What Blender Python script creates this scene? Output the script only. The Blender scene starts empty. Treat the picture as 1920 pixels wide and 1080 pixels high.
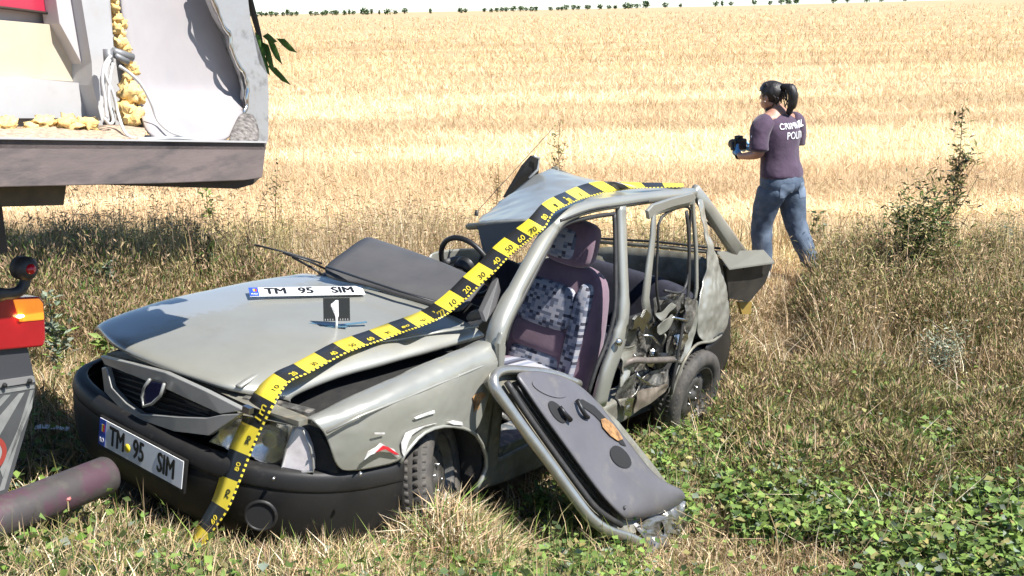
import bpy, bmesh, math, random
import numpy as np
from mathutils import Vector, Matrix, noise as mnoise
rng = np.random.default_rng(7)
random.seed(7)
SC = bpy.context.scene
COL = SC.collection
# ------------------------------------------------------------------ camera
FPX = 2100.0                      # focal length in pixels of the 1920x1080 photograph
CAMZ = 2.35
PITCH = math.atan(522 / FPX); ROLL = math.radians(.95)
_r = np.array([1, 0, 0.]); _f = np.array([0, math.cos(PITCH), -math.sin(PITCH)]); _d = np.array([0, -math.sin(PITCH), -math.cos(PITCH)])
R_ = math.cos(ROLL) * _r + math.sin(ROLL) * _d
D_ = -math.sin(ROLL) * _r + math.cos(ROLL) * _d
CAMO = np.array([0, 0, CAMZ])
cam = bpy.data.cameras.new('camera'); camo = bpy.data.objects.new('camera', cam); COL.objects.link(camo)
m = Matrix(((R_[0], -D_[0], -_f[0], 0), (R_[1], -D_[1], -_f[1], 0), (R_[2], -D_[2], -_f[2], CAMZ), (0, 0, 0, 1)))
camo.matrix_world = m
cam.sensor_width = 36; cam.lens = FPX / 1920 * 36; cam.clip_end = 6000; cam.clip_start = .05
SC.camera = camo
# ------------------------------------------------------------------ sky and sun
SUN_EL = math.radians(53); SUN_DIR = Vector((.85, -.53, 0)).normalized()      # horizontal direction towards the sun
tosun = Vector((SUN_DIR.x * math.cos(SUN_EL), SUN_DIR.y * math.cos(SUN_EL), math.sin(SUN_EL)))
W = bpy.data.worlds.new('World'); SC.world = W; W.use_nodes = True
nt = W.node_tree; bgn = nt.nodes['Background']
sk = nt.nodes.new('ShaderNodeTexSky'); sk.sky_type = 'NISHITA'; sk.sun_disc = False
sk.sun_elevation = SUN_EL; sk.sun_rotation = math.atan2(SUN_DIR.x, SUN_DIR.y)
sk.air_density = 1.0; sk.dust_density = .0; sk.ozone_density = 4.0; sk.altitude = 2500
nt.links.new(sk.outputs[0], bgn.inputs[0]); bgn.inputs[1].default_value = .085
sl = bpy.data.lights.new('sun', 'SUN'); sl.energy = 4.6; sl.angle = math.radians(.53); sl.color = (1, .975, .935)
so = bpy.data.objects.new('sun', sl); COL.objects.link(so); so.location = (6, 2, 12)
so.rotation_euler = tosun.to_track_quat('Z', 'Y').to_euler()
SC.view_settings.view_transform = 'Standard'; SC.view_settings.look = 'None'
SC.view_settings.gamma = 1; SC.view_settings.use_curve_mapping = False
SC.view_settings.exposure = 1.14
# ------------------------------------------------------------------ helpers
def ray(px, py): return R_ * ((px - 960) / FPX) + D_ * ((py - 540) / FPX) + _f
def hit(px, py, n, c):                      # world point where a pixel's ray meets the plane n.x = c
    d = ray(px, py); n = np.array(n, float)
    return CAMO + d * ((c - n @ CAMO) / (n @ d))
CARR = np.array([[-0.58317418, 0.79551939, 0.16448947], [-0.80631476, -0.5914836, 0.00191333], [0.09881491, -0.13151449, 0.98637698]])
CART = np.array([0.38346105, 6.70166961, -0.02933947])
_co = CARR.T @ (CAMO - CART)
def cpl(px, py, n, c):                      # car-space point on a car-space plane
    d = CARR.T @ ray(px, py); n = np.array(n, float)
    return _co + d * ((c - n @ _co) / (n @ d))
def cy(px, py, y): return cpl(px, py, (0, 1, 0), y)
def cx(px, py, x): return cpl(px, py, (1, 0, 0), x)
def cz(px, py, z): return cpl(px, py, (0, 0, 1), z)
def c2w(p): return CARR @ np.array(p) + CART
def w2c(p): return CARR.T @ (np.array(p) - CART)
CARM = Matrix([list(CARR[i]) + [CART[i]] for i in range(3)] + [[0, 0, 0, 1]])

def tag(o, label=None, cat=None, group=None, kind=None):
    if label: o['label'] = label
    if cat: o['category'] = cat
    if group: o['group'] = group
    if kind: o['kind'] = kind
    return o
def empty(name, loc=(0, 0, 0), mat=None):
    o = bpy.data.objects.new(name, None); COL.objects.link(o); o.empty_display_size = .1
    if mat is not None: o.matrix_world = mat
    else: o.location = loc
    return o
def link(name, me, mt, parent=None, smooth=False):
    o = bpy.data.objects.new(name, me); COL.objects.link(o)
    if mt is not None:
        for x in (mt if isinstance(mt, (list, tuple)) else [mt]): me.materials.append(x)
    if parent is not None: o.parent = parent
    if smooth: me.polygons.foreach_set('use_smooth', [True] * len(me.polygons))
    return o
def mesh(name, verts, faces, mt, parent=None, smooth=False):
    me = bpy.data.meshes.new(name); me.from_pydata([tuple(map(float, v)) for v in verts], [], faces); me.update()
    return link(name, me, mt, parent, smooth)
def frombm(name, bm, mt, parent=None, smooth=False):
    bmesh.ops.recalc_face_normals(bm, faces=bm.faces)
    me = bpy.data.meshes.new(name); bm.to_mesh(me); bm.free()
    return link(name, me, mt, parent, smooth)
def mod(o, t, **k):
    x = o.modifiers.new(t.lower(), t)
    for a, b in k.items(): setattr(x, a, b)
    return x
def grid(name, rows, mt, parent=None, sub=2, thick=.0, crum=0, cs=6., seed=0, smooth=True):
    rows = [[np.array(p, float) for p in r] for r in rows]
    nr, nc = len(rows), len(rows[0]); v = [p for r in rows for p in r]
    f = [(i * nc + j, i * nc + j + 1, (i + 1) * nc + j + 1, (i + 1) * nc + j) for i in range(nr - 1) for j in range(nc - 1)]
    o = mesh(name, v, f, mt, parent, smooth)
    if crum:
        for x in o.data.vertices:
            x.co += Vector(mnoise.noise_vector(x.co * cs + Vector((seed, 0, 0)))) * crum
    if sub: mod(o, 'SUBSURF', levels=sub, render_levels=sub)
    if thick: mod(o, 'SOLIDIFY', thickness=thick, offset=0)
    return o
def frames(pts):
    pts = [Vector(p) for p in pts]; T = []
    for i in range(len(pts)):
        a = pts[max(i - 1, 0)]; b = pts[min(i + 1, len(pts) - 1)]; T.append((b - a).normalized())
    up = Vector((0, 0, 1)) if abs(T[0].z) < .9 else Vector((1, 0, 0))
    N = [(up - T[0] * up.dot(T[0])).normalized()]
    for i in range(1, len(pts)):
        n = N[-1] - T[i] * N[-1].dot(T[i]); N.append(n.normalized())
    return pts, T, N
def tube_bm(bm, path, rad, n=8, cap=True, ref=None, power=1.):
    pts, T, N = frames(path); rings = []
    if not isinstance(rad, (list, tuple)): rad = [rad] * len(pts)
    for i, p in enumerate(pts):
        ra, rb = rad[i] if isinstance(rad[i], (list, tuple)) else (rad[i], rad[i])
        nn = N[i]
        if ref is not None:
            rf = Vector(ref); nn = (rf - T[i] * rf.dot(T[i])).normalized()
        bb = T[i].cross(nn)
        ring = []
        for k in range(n):
            a = 2 * math.pi * (k + .5) / n; c, s = math.cos(a), math.sin(a)
            c = math.copysign(abs(c) ** power, c); s = math.copysign(abs(s) ** power, s)
            ring.append(bm.verts.new(p + nn * (ra * c) + bb * (rb * s)))
        rings.append(ring)
    for a, b in zip(rings, rings[1:]):
        for k in range(n): bm.faces.new((a[k], a[(k + 1) % n], b[(k + 1) % n], b[k]))
    if cap:
        bm.faces.new(rings[0][::-1]); bm.faces.new(rings[-1])
def tube(name, path, rad, mt, parent=None, n=8, ref=None, power=1., smooth=True, sub=0):
    bm = bmesh.new(); tube_bm(bm, path, rad, n, True, ref, power)
    o = frombm(name, bm, mt, parent, smooth)
    if sub: mod(o, 'SUBSURF', levels=sub, render_levels=sub)
    return o
def smoothpath(pts, k=4):
    pts = [np.array(p, float) for p in pts]; out = []
    P = [2 * pts[0] - pts[1]] + pts + [2 * pts[-1] - pts[-2]]
    for i in range(1, len(P) - 2):
        for j in range(k):
            t = j / k; a, b, c, d = P[i - 1], P[i], P[i + 1], P[i + 2]
            out.append(.5 * ((2 * b) + (-a + c) * t + (2 * a - 5 * b + 4 * c - d) * t * t + (-a + 3 * b - 3 * c + d) * t ** 3))
    out.append(pts[-1]); return out
def prism(name, pts, ext, mt, parent=None, bevel=0, seg=2, smooth=False):
    """closed outline pts (3-D, roughly planar) pushed along ext: a solid plate"""
    bm = bmesh.new(); ext = Vector(ext)
    a = [bm.verts.new(Vector(p)) for p in pts]; b = [bm.verts.new(Vector(p) + ext) for p in pts]
    n = len(pts); f1 = bm.faces.new(a); f2 = bm.faces.new(b[::-1])
    for i in range(n): bm.faces.new((a[i], b[i], b[(i + 1) % n], a[(i + 1) % n]))
    bmesh.ops.triangulate(bm, faces=[f1, f2], ngon_method='EAR_CLIP')
    o = frombm(name, bm, mt, parent, smooth)
    if bevel: mod(o, 'BEVEL', width=bevel, segments=seg, limit_method='ANGLE', angle_limit=.6)
    return o
def box(name, c, half, mt, parent=None, rot=None, bevel=0):
    bm = bmesh.new(); bmesh.ops.create_cube(bm, size=2)
    M = Matrix.Translation(Vector(c)) @ (rot.to_4x4() if rot is not None else Matrix()) @ Matrix.Diagonal((*half, 1))
    bmesh.ops.transform(bm, matrix=M, verts=bm.verts)
    o = frombm(name, bm, mt, parent)
    if bevel: mod(o, 'BEVEL', width=bevel, segments=2, limit_method='ANGLE')
    return o
def lathe_bm(bm, prof, n=40, axis='y', M=None, arc=None):
    rings = []
    for r, h in prof:
        ring = []
        for k in range(n):
            a = 2 * math.pi * k / n
            v = Vector((r * math.cos(a), h, r * math.sin(a))) if axis == 'y' else Vector((r * math.cos(a), r * math.sin(a), h))
            ring.append(bm.verts.new(M @ v if M is not None else v))
        rings.append(ring)
    for a, b in zip(rings, rings[1:]):
        for k in range(n): bm.faces.new((a[k], a[(k + 1) % n], b[(k + 1) % n], b[k]))
    return rings
def lathe(name, prof, mt, parent=None, n=40, axis='y', M=None, smooth=True):
    bm = bmesh.new(); lathe_bm(bm, prof, n, axis, M); return frombm(name, bm, mt, parent, smooth)
def text(name, s, mt, parent, M, size, sx=1., ext=.0006, align='CENTER', bold=0.):
    cu = bpy.data.curves.new(name, 'FONT'); cu.body = s; cu.size = size; cu.align_x = align; cu.align_y = 'CENTER'; cu.extrude = ext; cu.resolution_u = 3
    t = bpy.data.objects.new('tmp', cu); COL.objects.link(t)
    bpy.context.view_layer.update()
    me = bpy.data.meshes.new_from_object(t); bpy.data.objects.remove(t); bpy.data.curves.remove(cu)
    me.name = name; me.transform(Matrix.Diagonal((sx, 1, 1, 1)))
    if bold:                                 # heavier strokes: the outline doubled a hair apart
        bm = bmesh.new()
        for k, (dx, dy) in enumerate(((-bold, 0), (bold, 0), (0, bold * .7), (0, -bold * .7))):
            c = me.copy(); c.transform(Matrix.Translation((dx, dy, .00025 * k))); bm.from_mesh(c); bpy.data.meshes.remove(c)
        bm.to_mesh(me); bm.free()
    me.transform(M)
    return link(name, me, mt, parent)
def basis(o, ex, ey):                        # matrix whose x,y axes lie along ex,ey at o
    ex = Vector(ex).normalized(); ey = Vector(ey); ez = ex.cross(ey).normalized(); ey = ez.cross(ex)
    return Matrix(((ex.x, ey.x, ez.x, o[0]), (ex.y, ey.y, ez.y, o[1]), (ex.z, ey.z, ez.z, o[2]), (0, 0, 0, 1)))
# ------------------------------------------------------------------ materials
def sock(b, n, v):
    if n in b.inputs: b.inputs[n].default_value = v
def mat(name, c, rough=.6, metal=0., c2=None, sc=8., bump=0., bsc=60., detail=5., coat=0., trans=0., emit=None, es=0., lo=.35, hi=.65, spec=None, c3=None, sc3=2., lo3=.5, hi3=.62, stretch=None, r2=None, sheen=0., alpha=None, sub=0.):
    mt = bpy.data.materials.new(name); mt.use_nodes = True; t = mt.node_tree; b = t.nodes['Principled BSDF']
    c = (*c, 1); b.inputs['Base Color'].default_value = c; b.inputs['Roughness'].default_value = rough; b.inputs['Metallic'].default_value = metal
    sock(b, 'Coat Weight', coat); sock(b, 'Coat Roughness', .12); sock(b, 'Transmission Weight', trans)
    if sheen: sock(b, 'Sheen Weight', sheen)
    if spec is not None: sock(b, 'Specular IOR Level', spec)
    if emit: sock(b, 'Emission Color', (*emit, 1)); sock(b, 'Emission Strength', es)
    tc = t.nodes.new('ShaderNodeTexCoord'); src = tc.outputs['Object']
    if stretch:
        mp = t.nodes.new('ShaderNodeMapping'); mp.inputs['Scale'].default_value = stretch; t.links.new(src, mp.inputs[0]); src = mp.outputs[0]
    def nz(s, d=detail):
        n = t.nodes.new('ShaderNodeTexNoise'); n.inputs['Scale'].default_value = s; n.inputs['Detail'].default_value = d; n.inputs['Roughness'].default_value = .62
        t.links.new(src, n.inputs['Vector']); return n
    def ramp(n, lo, hi):
        r = t.nodes.new('ShaderNodeMapRange'); r.inputs['From Min'].default_value = lo; r.inputs['From Max'].default_value = hi
        t.links.new(n.outputs['Fac'], r.inputs['Value']); return r.outputs[0]
    def mix(f, a, b2):
        x = t.nodes.new('ShaderNodeMix'); x.data_type = 'RGBA'; t.links.new(f, x.inputs['Factor'])
        if isinstance(a, tuple): x.inputs['A'].default_value = a
        else: t.links.new(a, x.inputs['A'])
        if isinstance(b2, tuple): x.inputs['B'].default_value = b2
        else: t.links.new(b2, x.inputs['B'])
        return x.outputs['Result']
    out = c
    if c2: 
        f = ramp(nz(sc), lo, hi); out = mix(f, c, (*c2, 1))
        if r2 is not None:
            q = t.nodes.new('ShaderNodeMapRange'); q.inputs['To Min'].default_value = rough; q.inputs['To Max'].default_value = r2
            t.links.new(f, q.inputs['Value']); t.links.new(q.outputs[0], b.inputs['Roughness'])
    if c3: out = mix(ramp(nz(sc3, 8), lo3, hi3), out, (*c3, 1))
    if not isinstance(out, tuple): t.links.new(out, b.inputs['Base Color'])
    if bump:
        n = nz(bsc); bp = t.nodes.new('ShaderNodeBump'); bp.inputs['Strength'].default_value = bump; bp.inputs['Distance'].default_value = .01
        t.links.new(n.outputs['Fac'], bp.inputs['Height']); t.links.new(bp.outputs[0], b.inputs['Normal'])
    return mt
def leafmat(name, rough=.6, tr=.25):
    """plant material: colour comes from each blade's own tint"""
    mt = bpy.data.materials.new(name); mt.use_nodes = True; t = mt.node_tree; b = t.nodes['Principled BSDF']
    a = t.nodes.new('ShaderNodeAttribute'); a.attribute_name = 'tint'
    b.inputs['Roughness'].default_value = rough; sock(b, 'Specular IOR Level', .25)
    t.links.new(a.outputs['Color'], b.inputs['Base Color'])
    tl = t.nodes.new('ShaderNodeBsdfTranslucent'); t.links.new(a.outputs['Color'], tl.inputs['Color'])
    mx = t.nodes.new('ShaderNodeMixShader'); mx.inputs[0].default_value = tr
    t.links.new(b.outputs[0], mx.inputs[1]); t.links.new(tl.outputs[0], mx.inputs[2])
    t.links.new(mx.outputs[0], t.nodes['Material Output'].inputs[0]); return mt
def bigmesh(name, V, F, C, mt, parent=None, smooth=False):
    """V (n,3), F (m,3) triangles, C (n,3) tint"""
    me = bpy.data.meshes.new(name); n = len(V); k = len(F)
    me.vertices.add(n); me.vertices.foreach_set('co', np.asarray(V, np.float32).ravel())
    me.loops.add(3 * k); me.loops.foreach_set('vertex_index', np.asarray(F, np.int32).ravel())
    me.polygons.add(k); me.polygons.foreach_set('loop_start', np.arange(0, 3 * k, 3, dtype=np.int32)); me.polygons.foreach_set('loop_total', np.full(k, 3, np.int32))
    at = me.attributes.new('tint', 'FLOAT_COLOR', 'POINT'); at.data.foreach_set('color', np.c_[C, np.ones(n)].astype(np.float32).ravel())
    me.update(calc_edges=True); me.validate()
    return link(name, me, mt, parent, smooth)
# ------------------------------------------------------------------ terrain
def sstep(a, b, x):
    t = np.clip((x - a) / (b - a), 0, 1); return t * t * (3 - 2 * t)
def ground_h(X, Y):
    X = np.asarray(X, float); Y = np.asarray(Y, float)
    slope = np.clip(-.168 * (X - .1), -.17, .52)                       # ditch side: rises towards the road on the left
    near = slope * (1 - sstep(7.0, 10.5, Y))
    bank = .47 * sstep(4.75, 2.4, Y) * (1 - .75 * sstep(.2, 1.6, X)) + .45 * sstep(3.6, 1.2, Y) * sstep(.2, 1.6, X)
    bump = .035 * np.sin(X * 2.1 + 1) * np.sin(Y * 1.7) * sstep(5, 6.5, Y)
    far = .35 * sstep(30, 400, Y) * 0
    hill = 4.6 * sstep(60, 900, Y) * sstep(-.15, .55, X / np.maximum(Y, 1))   # the field climbs gently to one side
    return near + bank + bump + far + hill
def build_ground():
    ys = np.concatenate([np.linspace(-12, 2, 15), np.linspace(2.2, 12, 70), np.geomspace(12.4, 3000, 60)])
    ts = np.linspace(-1, 1, 121); V = []; 
    for y in ys:
        half = 14 + max(y, 0) * 1.3
        xs = np.sign(ts) * np.abs(ts) ** 1.4 * half
        z = ground_h(xs, np.full_like(xs, y)); V.append(np.c_[xs, np.full_like(xs, y), z])
    V = np.concatenate(V); nc = len(ts)
    F = [(i * nc + j, i * nc + j + 1, (i + 1) * nc + j + 1, (i + 1) * nc + j) for i in range(len(ys) - 1) for j in range(nc - 1)]
    mt = bpy.data.materials.new('soil and stubble'); mt.use_nodes = True; t = mt.node_tree; b = t.nodes['Principled BSDF']
    b.inputs['Roughness'].default_value = .95; sock(b, 'Specular IOR Level', .1)
    tc = t.nodes.new('ShaderNodeTexCoord'); P = tc.outputs['Object']
    def nz(scale, stretch=(1, 1, 1), d=6, rot=0):
        mp = t.nodes.new('ShaderNodeMapping'); mp.inputs['Scale'].default_value = stretch; mp.inputs['Rotation'].default_value = (0, 0, rot); t.links.new(P, mp.inputs[0])
        n = t.nodes.new('ShaderNodeTexNoise'); n.inputs['Scale'].default_value = scale; n.inputs['Detail'].default_value = d; n.inputs['Roughness'].default_value = .6
        t.links.new(mp.outputs[0], n.inputs['Vector']); return n.outputs['Fac']
    def rng_(v, a, b2):
        r = t.nodes.new('ShaderNodeMapRange'); r.inputs['From Min'].default_value = a; r.inputs['From Max'].default_value = b2; t.links.new(v, r.inputs['Value']); return r.outputs[0]
    def mixc(f, a, c):
        x = t.nodes.new('ShaderNodeMix'); x.data_type = 'RGBA'; t.links.new(f, x.inputs['Factor'])
        for q, s in ((a, 'A'), (c, 'B')):
            if isinstance(q, tuple): x.inputs[s].default_value = (*q, 1)
            else: t.links.new(q, x.inputs[s])
        return x.outputs['Result']
    straw = mixc(rng_(nz(.5, (.035, .5, 1), 5, .012), .38, .62), (.40, .29, .165), (.48, .36, .215))
    straw = mixc(rng_(nz(1.4, (.02, .16, 1), 4, .012), .55, .72), straw, (.56, .44, .285))
    straw = mixc(rng_(nz(3, (.2, .9, 1), 8), .5, .75), straw, (.34, .24, .13))
    soil = mixc(rng_(nz(5), .4, .62), (.085, .058, .036), (.22, .155, .095))
    sep = t.nodes.new('ShaderNodeSeparateXYZ'); t.links.new(P, sep.inputs[0])
    yy = rng_(sep.outputs['Y'], 8.6, 11.0)
    t.links.new(mixc(yy, soil, straw), b.inputs['Base Color'])
    bp = t.nodes.new('ShaderNodeBump'); bp.inputs['Strength'].default_value = .6; bp.inputs['Distance'].default_value = .03
    t.links.new(nz(22), bp.inputs['Height']); t.links.new(bp.outputs[0], b.inputs['Normal'])
    o = mesh('ground', V, F, mt, None, True); tag(o, kind='structure')
    return o
build_ground()
# ------------------------------------------------------------------ materials of the car
PAINT = mat('grey champagne paint', (.355, .35, .305), .37, .42, c2=(.315, .31, .27), sc=3, coat=.35, c3=(.25, .225, .18), sc3=5, lo3=.6, hi3=1.0, bump=.02, bsc=9)
PAINTD = mat('dusty inner paint', (.23, .225, .185), .55, .25, c2=(.13, .115, .085), sc=9, c3=(.30, .25, .17), sc3=14, lo3=.55, hi3=.7, bump=.15, bsc=30)
MANGLE = mat('scraped torn metal', (.26, .25, .225), .4, .5, c2=(.04, .036, .03), sc=16, c3=(.36, .32, .27), sc3=24, lo3=.54, hi3=.62, bump=.5, bsc=38)
BLACKP = mat('black bumper plastic', (.013, .0125, .012), .5, 0, c2=(.02, .019, .018), sc=6, c3=(.06, .055, .047), sc3=18, lo3=.62, hi3=.85, bump=.06, bsc=120, spec=.3)
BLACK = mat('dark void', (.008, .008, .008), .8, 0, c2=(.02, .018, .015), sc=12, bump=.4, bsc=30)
RUBBER = mat('rubber seal', (.02, .02, .02), .55, 0, c2=(.04, .037, .034), sc=18)
TYRE = mat('tyre rubber', (.035, .033, .031), .75, 0, c2=(.085, .074, .06), sc=14, bump=.15, bsc=80)
RIM = mat('steel wheel', (.13, .125, .115), .5, .5, c2=(.06, .053, .044), sc=12)
RIMD = mat('wheel slot', (.01, .01, .01), .8)
GREYP = mat('grey dashboard plastic', (.062, .06, .06), .55, 0, c2=(.078, .074, .072), sc=5, bump=.12, bsc=220)
TRIM = mat('grey door trim', (.092, .088, .095), .42, 0, c2=(.112, .107, .112), sc=4, c3=(.16, .145, .125), sc3=9, lo3=.55, hi3=.8, bump=.08, bsc=200)
CHROME = mat('bare metal', (.62, .61, .58), .25, 1., c2=(.45, .43, .40), sc=20)
SILVER = mat('silver painted plastic', (.42, .42, .39), .35, .5, c2=(.36, .355, .33), sc=7)
LENS = mat('clear lens', (.95, .95, .95), .04, 0, trans=1.)
LENSIN = mat('lamp reflector', (.75, .74, .70), .22, .8, c2=(.5, .5, .47), sc=16)
INDIC = mat('clear indicator lens', (.80, .745, .73), .15, .1, c2=(.58, .52, .51), sc=16, coat=.8)
PLATEW = mat('white plate', (.78, .78, .77), .4)
PLATEB = mat('blue plate band', (.035, .085, .42), .4)
PLATEK = mat('black plate letters', (.012, .012, .012), .45)
YEL = mat('yellow paint', (.78, .60, .03), .5)
RED = mat('red paint', (.5, .02, .03), .5)
SCRAPE = mat('white scrape', (.72, .71, .68), .6, c2=(.45, .43, .40), sc=40)
PURPLE = mat('mauve seat fabric', (.185, .115, .15), .85, 0, c2=(.15, .092, .122), sc=12, sheen=.3, bump=.15, bsc=150)
FOAM = mat('torn brown padding', (.40, .22, .085), .9, c2=(.14, .07, .03), sc=30, bump=.5, bsc=60)
BLUEGLASS = mat('blue acrylic', (.18, .33, .42), .12, 0, trans=.55)
NAVY = mat('dark rear seat fabric', (.012, .012, .02), .9, c2=(.022, .022, .036), sc=22)
def checkmat():
    mt = bpy.data.materials.new('checked seat fabric'); mt.use_nodes = True; t = mt.node_tree; b = t.nodes['Principled BSDF']; b.inputs['Roughness'].default_value = .9
    N = t.nodes.new; L = t.links.new
    tc = N('ShaderNodeTexCoord'); mp = N('ShaderNodeMapping'); mp.inputs['Scale'].default_value = (1, 44, 62); L(tc.outputs['Object'], mp.inputs[0])
    fl = N('ShaderNodeVectorMath'); fl.operation = 'FLOOR'; L(mp.outputs[0], fl.inputs[0])
    sx = N('ShaderNodeVectorMath'); sx.operation = 'MULTIPLY'; sx.inputs[1].default_value = (0, 1, 1); L(fl.outputs[0], sx.inputs[0])
    wn = N('ShaderNodeTexWhiteNoise'); wn.noise_dimensions = '3D'; L(sx.outputs[0], wn.inputs['Vector'])
    cr = N('ShaderNodeValToRGB'); cr.color_ramp.interpolation = 'CONSTANT'; e = cr.color_ramp.elements
    e[0].position = 0; e[0].color = (.33, .33, .36, 1); e[1].position = .36; e[1].color = (.10, .11, .15, 1)
    for p, c in ((.58, (.20, .22, .28, 1)), (.76, (.045, .045, .065, 1)), (.90, (.30, .31, .36, 1))):
        x = e.new(p); x.color = c
    L(wn.outputs['Value'], cr.inputs[0]); L(cr.outputs[0], b.inputs['Base Color'])
    return mt
CHECK = checkmat()

car = empty('wrecked_car', mat=CARM)
tag(car, 'wrecked grey green hatchback with crushed side, buckled roof and sprung bonnet', 'car')
# ---- dark inside of the shell
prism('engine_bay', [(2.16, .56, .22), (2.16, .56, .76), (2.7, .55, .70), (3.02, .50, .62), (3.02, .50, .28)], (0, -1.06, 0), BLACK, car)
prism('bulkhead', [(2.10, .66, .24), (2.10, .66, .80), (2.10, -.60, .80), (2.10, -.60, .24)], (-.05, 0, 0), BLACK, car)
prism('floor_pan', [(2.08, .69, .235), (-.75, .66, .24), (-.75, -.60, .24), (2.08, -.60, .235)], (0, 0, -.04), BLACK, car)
grid('far_door_panel', [[(2.0, -.60, z), (1.4, -.56, z + .02), (.8, -.50, z), (.2, -.55, z), (-.5, -.58, z)] for z in (.26, .45, .62, .74)], PAINTD, car, 2, .02, .05, 3.)
grid('rear_bulkhead', [[(-.72, y, z) for y in (-.56, -.2, .2, .62)] for z in (.25, .5, .78)], PAINTD, car, 1, .015, .03, 4)
# ---- left front fender
def fy(col, row): return {0: (.66, .69, .715, .735, .74), 1: (.69, .735, .76, .78, .785)}.get(col, (.70, .765, .79, .80, .805))[row]
FT = [[(583, 783), (592, 795), (610, 812), (622, 850), (634, 887)], [(640, 755), (646, 772), (655, 790), (675, 835), (690, 878)],
      [(700, 727), (705, 745), (712, 765), (728, 810), (750, 868)], [(750, 705), (754, 722), (758, 747), (764, 790), (770, 838)],
      [(800, 683), (802, 702), (804, 728), (803, 765), (795, 811)], [(840, 665), (842, 685), (842, 712), (840, 750), (830, 799)],
      [(880, 650), (880, 668), (878, 697), (872, 740), (862, 802)], [(912, 636), (912, 653), (910, 684), (902, 730), (880, 808)],
      [(934, 626), (936, 642), (937, 672), (922, 720), (893, 815)]]
fr = [[cy(*p, fy(i, j)) for j, p in enumerate(c)] for i, c in enumerate(FT)]
for i, c in enumerate(fr): c.insert(0, c[0] + np.array([0, -.05, -.03]))
fender = grid('fender', fr, PAINT, car, 4, .006)
# wheel-arch lip, a crumpled bead along the opening
arch = [(750, 868), (757, 852), (770, 836), (782, 822), (795, 811), (812, 803), (830, 799), (848, 799), (866, 802), (880, 807), (893, 816), (903, 832), (911, 853), (912, 875), (903, 898), (890, 922)]
tube('wheel_arch_lip', [cy(x, y, .803) for x, y in arch], [(.008, .012)] * len(arch), PAINT, fender, 6)
crease = [(612, 811), (680, 778), (735, 756), (780, 738), (820, 721), (860, 705), (900, 688), (934, 674)]
tube('crease', [cy(x, y, .786 if x > 640 else .735) for x, y in crease], .0055, PAINT, fender, 6)
def patch(name, pts, y, mt, parent): return prism(name, [cy(a, b, y) for a, b in pts], (0, .002, 0), mt, parent)
patch('paint_scrape', [(683, 862), (690, 846), (705, 838), (713, 830), (722, 836), (738, 842), (748, 856), (736, 852), (722, 842), (714, 840), (702, 850), (694, 853)], .812, SCRAPE, fender)
patch('red_scrape', [(704, 848), (718, 835), (728, 838), (748, 852), (740, 852), (722, 842)], .815, RED, fender)
patch('paint_scrape', [(776, 783), (790, 777), (814, 769), (815, 774), (800, 779), (779, 786)], .811, SCRAPE, fender)
patch('paint_scrape', [(701, 811), (721, 811), (721, 814), (702, 814)], .806, SCRAPE, fender)
patch('paint_scrape', [(753, 848), (752, 830), (760, 812), (772, 806), (800, 797), (818, 793), (790, 801), (772, 815), (764, 832), (757, 856)], .812, SCRAPE, fender)
patch('paint_scrape', [(838, 791), (850, 788), (866, 791), (868, 797), (850, 796)], .814, SCRAPE, fender)
patch('torn_edge', [(886, 745), (893, 738), (906, 735), (910, 742), (900, 752), (898, 766), (888, 772), (892, 756)], .806, FOAM, fender)
# ---- bonnet
HC, HN = 1.10, (.11, 0, 1)
HG = [[(178, 600), (203, 641), (320, 687), (400, 713), (447, 725), (545, 738)], [(262, 568), (310, 604), (410, 645), (480, 669), (520, 684), (640, 699)],
      [(370, 541), (425, 568), (515, 603), (580, 627), (640, 651), (735, 675)], [(470, 521), (530, 543), (610, 571), (680, 596), (752, 634), (820, 652)],
      [(561, 509), (640, 526), (720, 545), (800, 572), (880, 606), (912, 628)]]
hrows = []
for i, r in enumerate(HG):
    row = []
    for j, q in enumerate(r):
        off = (-.02, .018, .03, .03, .022, -.03)[j] + (.0, .01, .012, .008, 0)[i]
        row.append(cpl(*q, HN, HC + off))
    row.insert(0, row[0] + np.array([.0, -.015, -.045])); row.append(row[-1] + np.array([0, -.015, -.02]))
    hrows.append(row)
hrows.insert(0, [p + np.array([-.015, 0, -.03]) for p in hrows[0]])
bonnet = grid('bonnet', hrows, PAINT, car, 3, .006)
tube('bonnet_crease', [cpl(x, y, HN, HC + .021) for x, y in [(447, 725), (480, 703), (520, 687), (575, 668), (640, 652), (700, 642), (752, 634), (820, 622), (895, 611)]], [(.007, .014)] * 9, PAINT, bonnet, 8, ref=(0, 0, 1))
# paint mixed paler along the far edge, with a ragged border
BP = PAINT.copy(); BP.name = 'pale edged bonnet paint'; bonnet.data.materials[0] = BP
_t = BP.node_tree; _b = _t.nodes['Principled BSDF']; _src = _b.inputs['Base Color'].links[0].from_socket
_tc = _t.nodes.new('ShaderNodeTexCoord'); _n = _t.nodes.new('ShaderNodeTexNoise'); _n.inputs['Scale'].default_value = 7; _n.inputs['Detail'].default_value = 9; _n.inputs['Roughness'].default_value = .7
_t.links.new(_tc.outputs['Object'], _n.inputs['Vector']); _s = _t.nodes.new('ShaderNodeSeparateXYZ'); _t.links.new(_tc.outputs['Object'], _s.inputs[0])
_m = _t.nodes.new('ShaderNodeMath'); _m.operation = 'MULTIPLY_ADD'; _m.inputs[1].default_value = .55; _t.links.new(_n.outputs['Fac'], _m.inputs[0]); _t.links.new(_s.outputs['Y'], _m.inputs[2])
_r = _t.nodes.new('ShaderNodeMapRange'); _r.inputs['From Min'].default_value = .0; _r.inputs['From Max'].default_value = -.05; _t.links.new(_m.outputs[0], _r.inputs['Value'])
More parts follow.
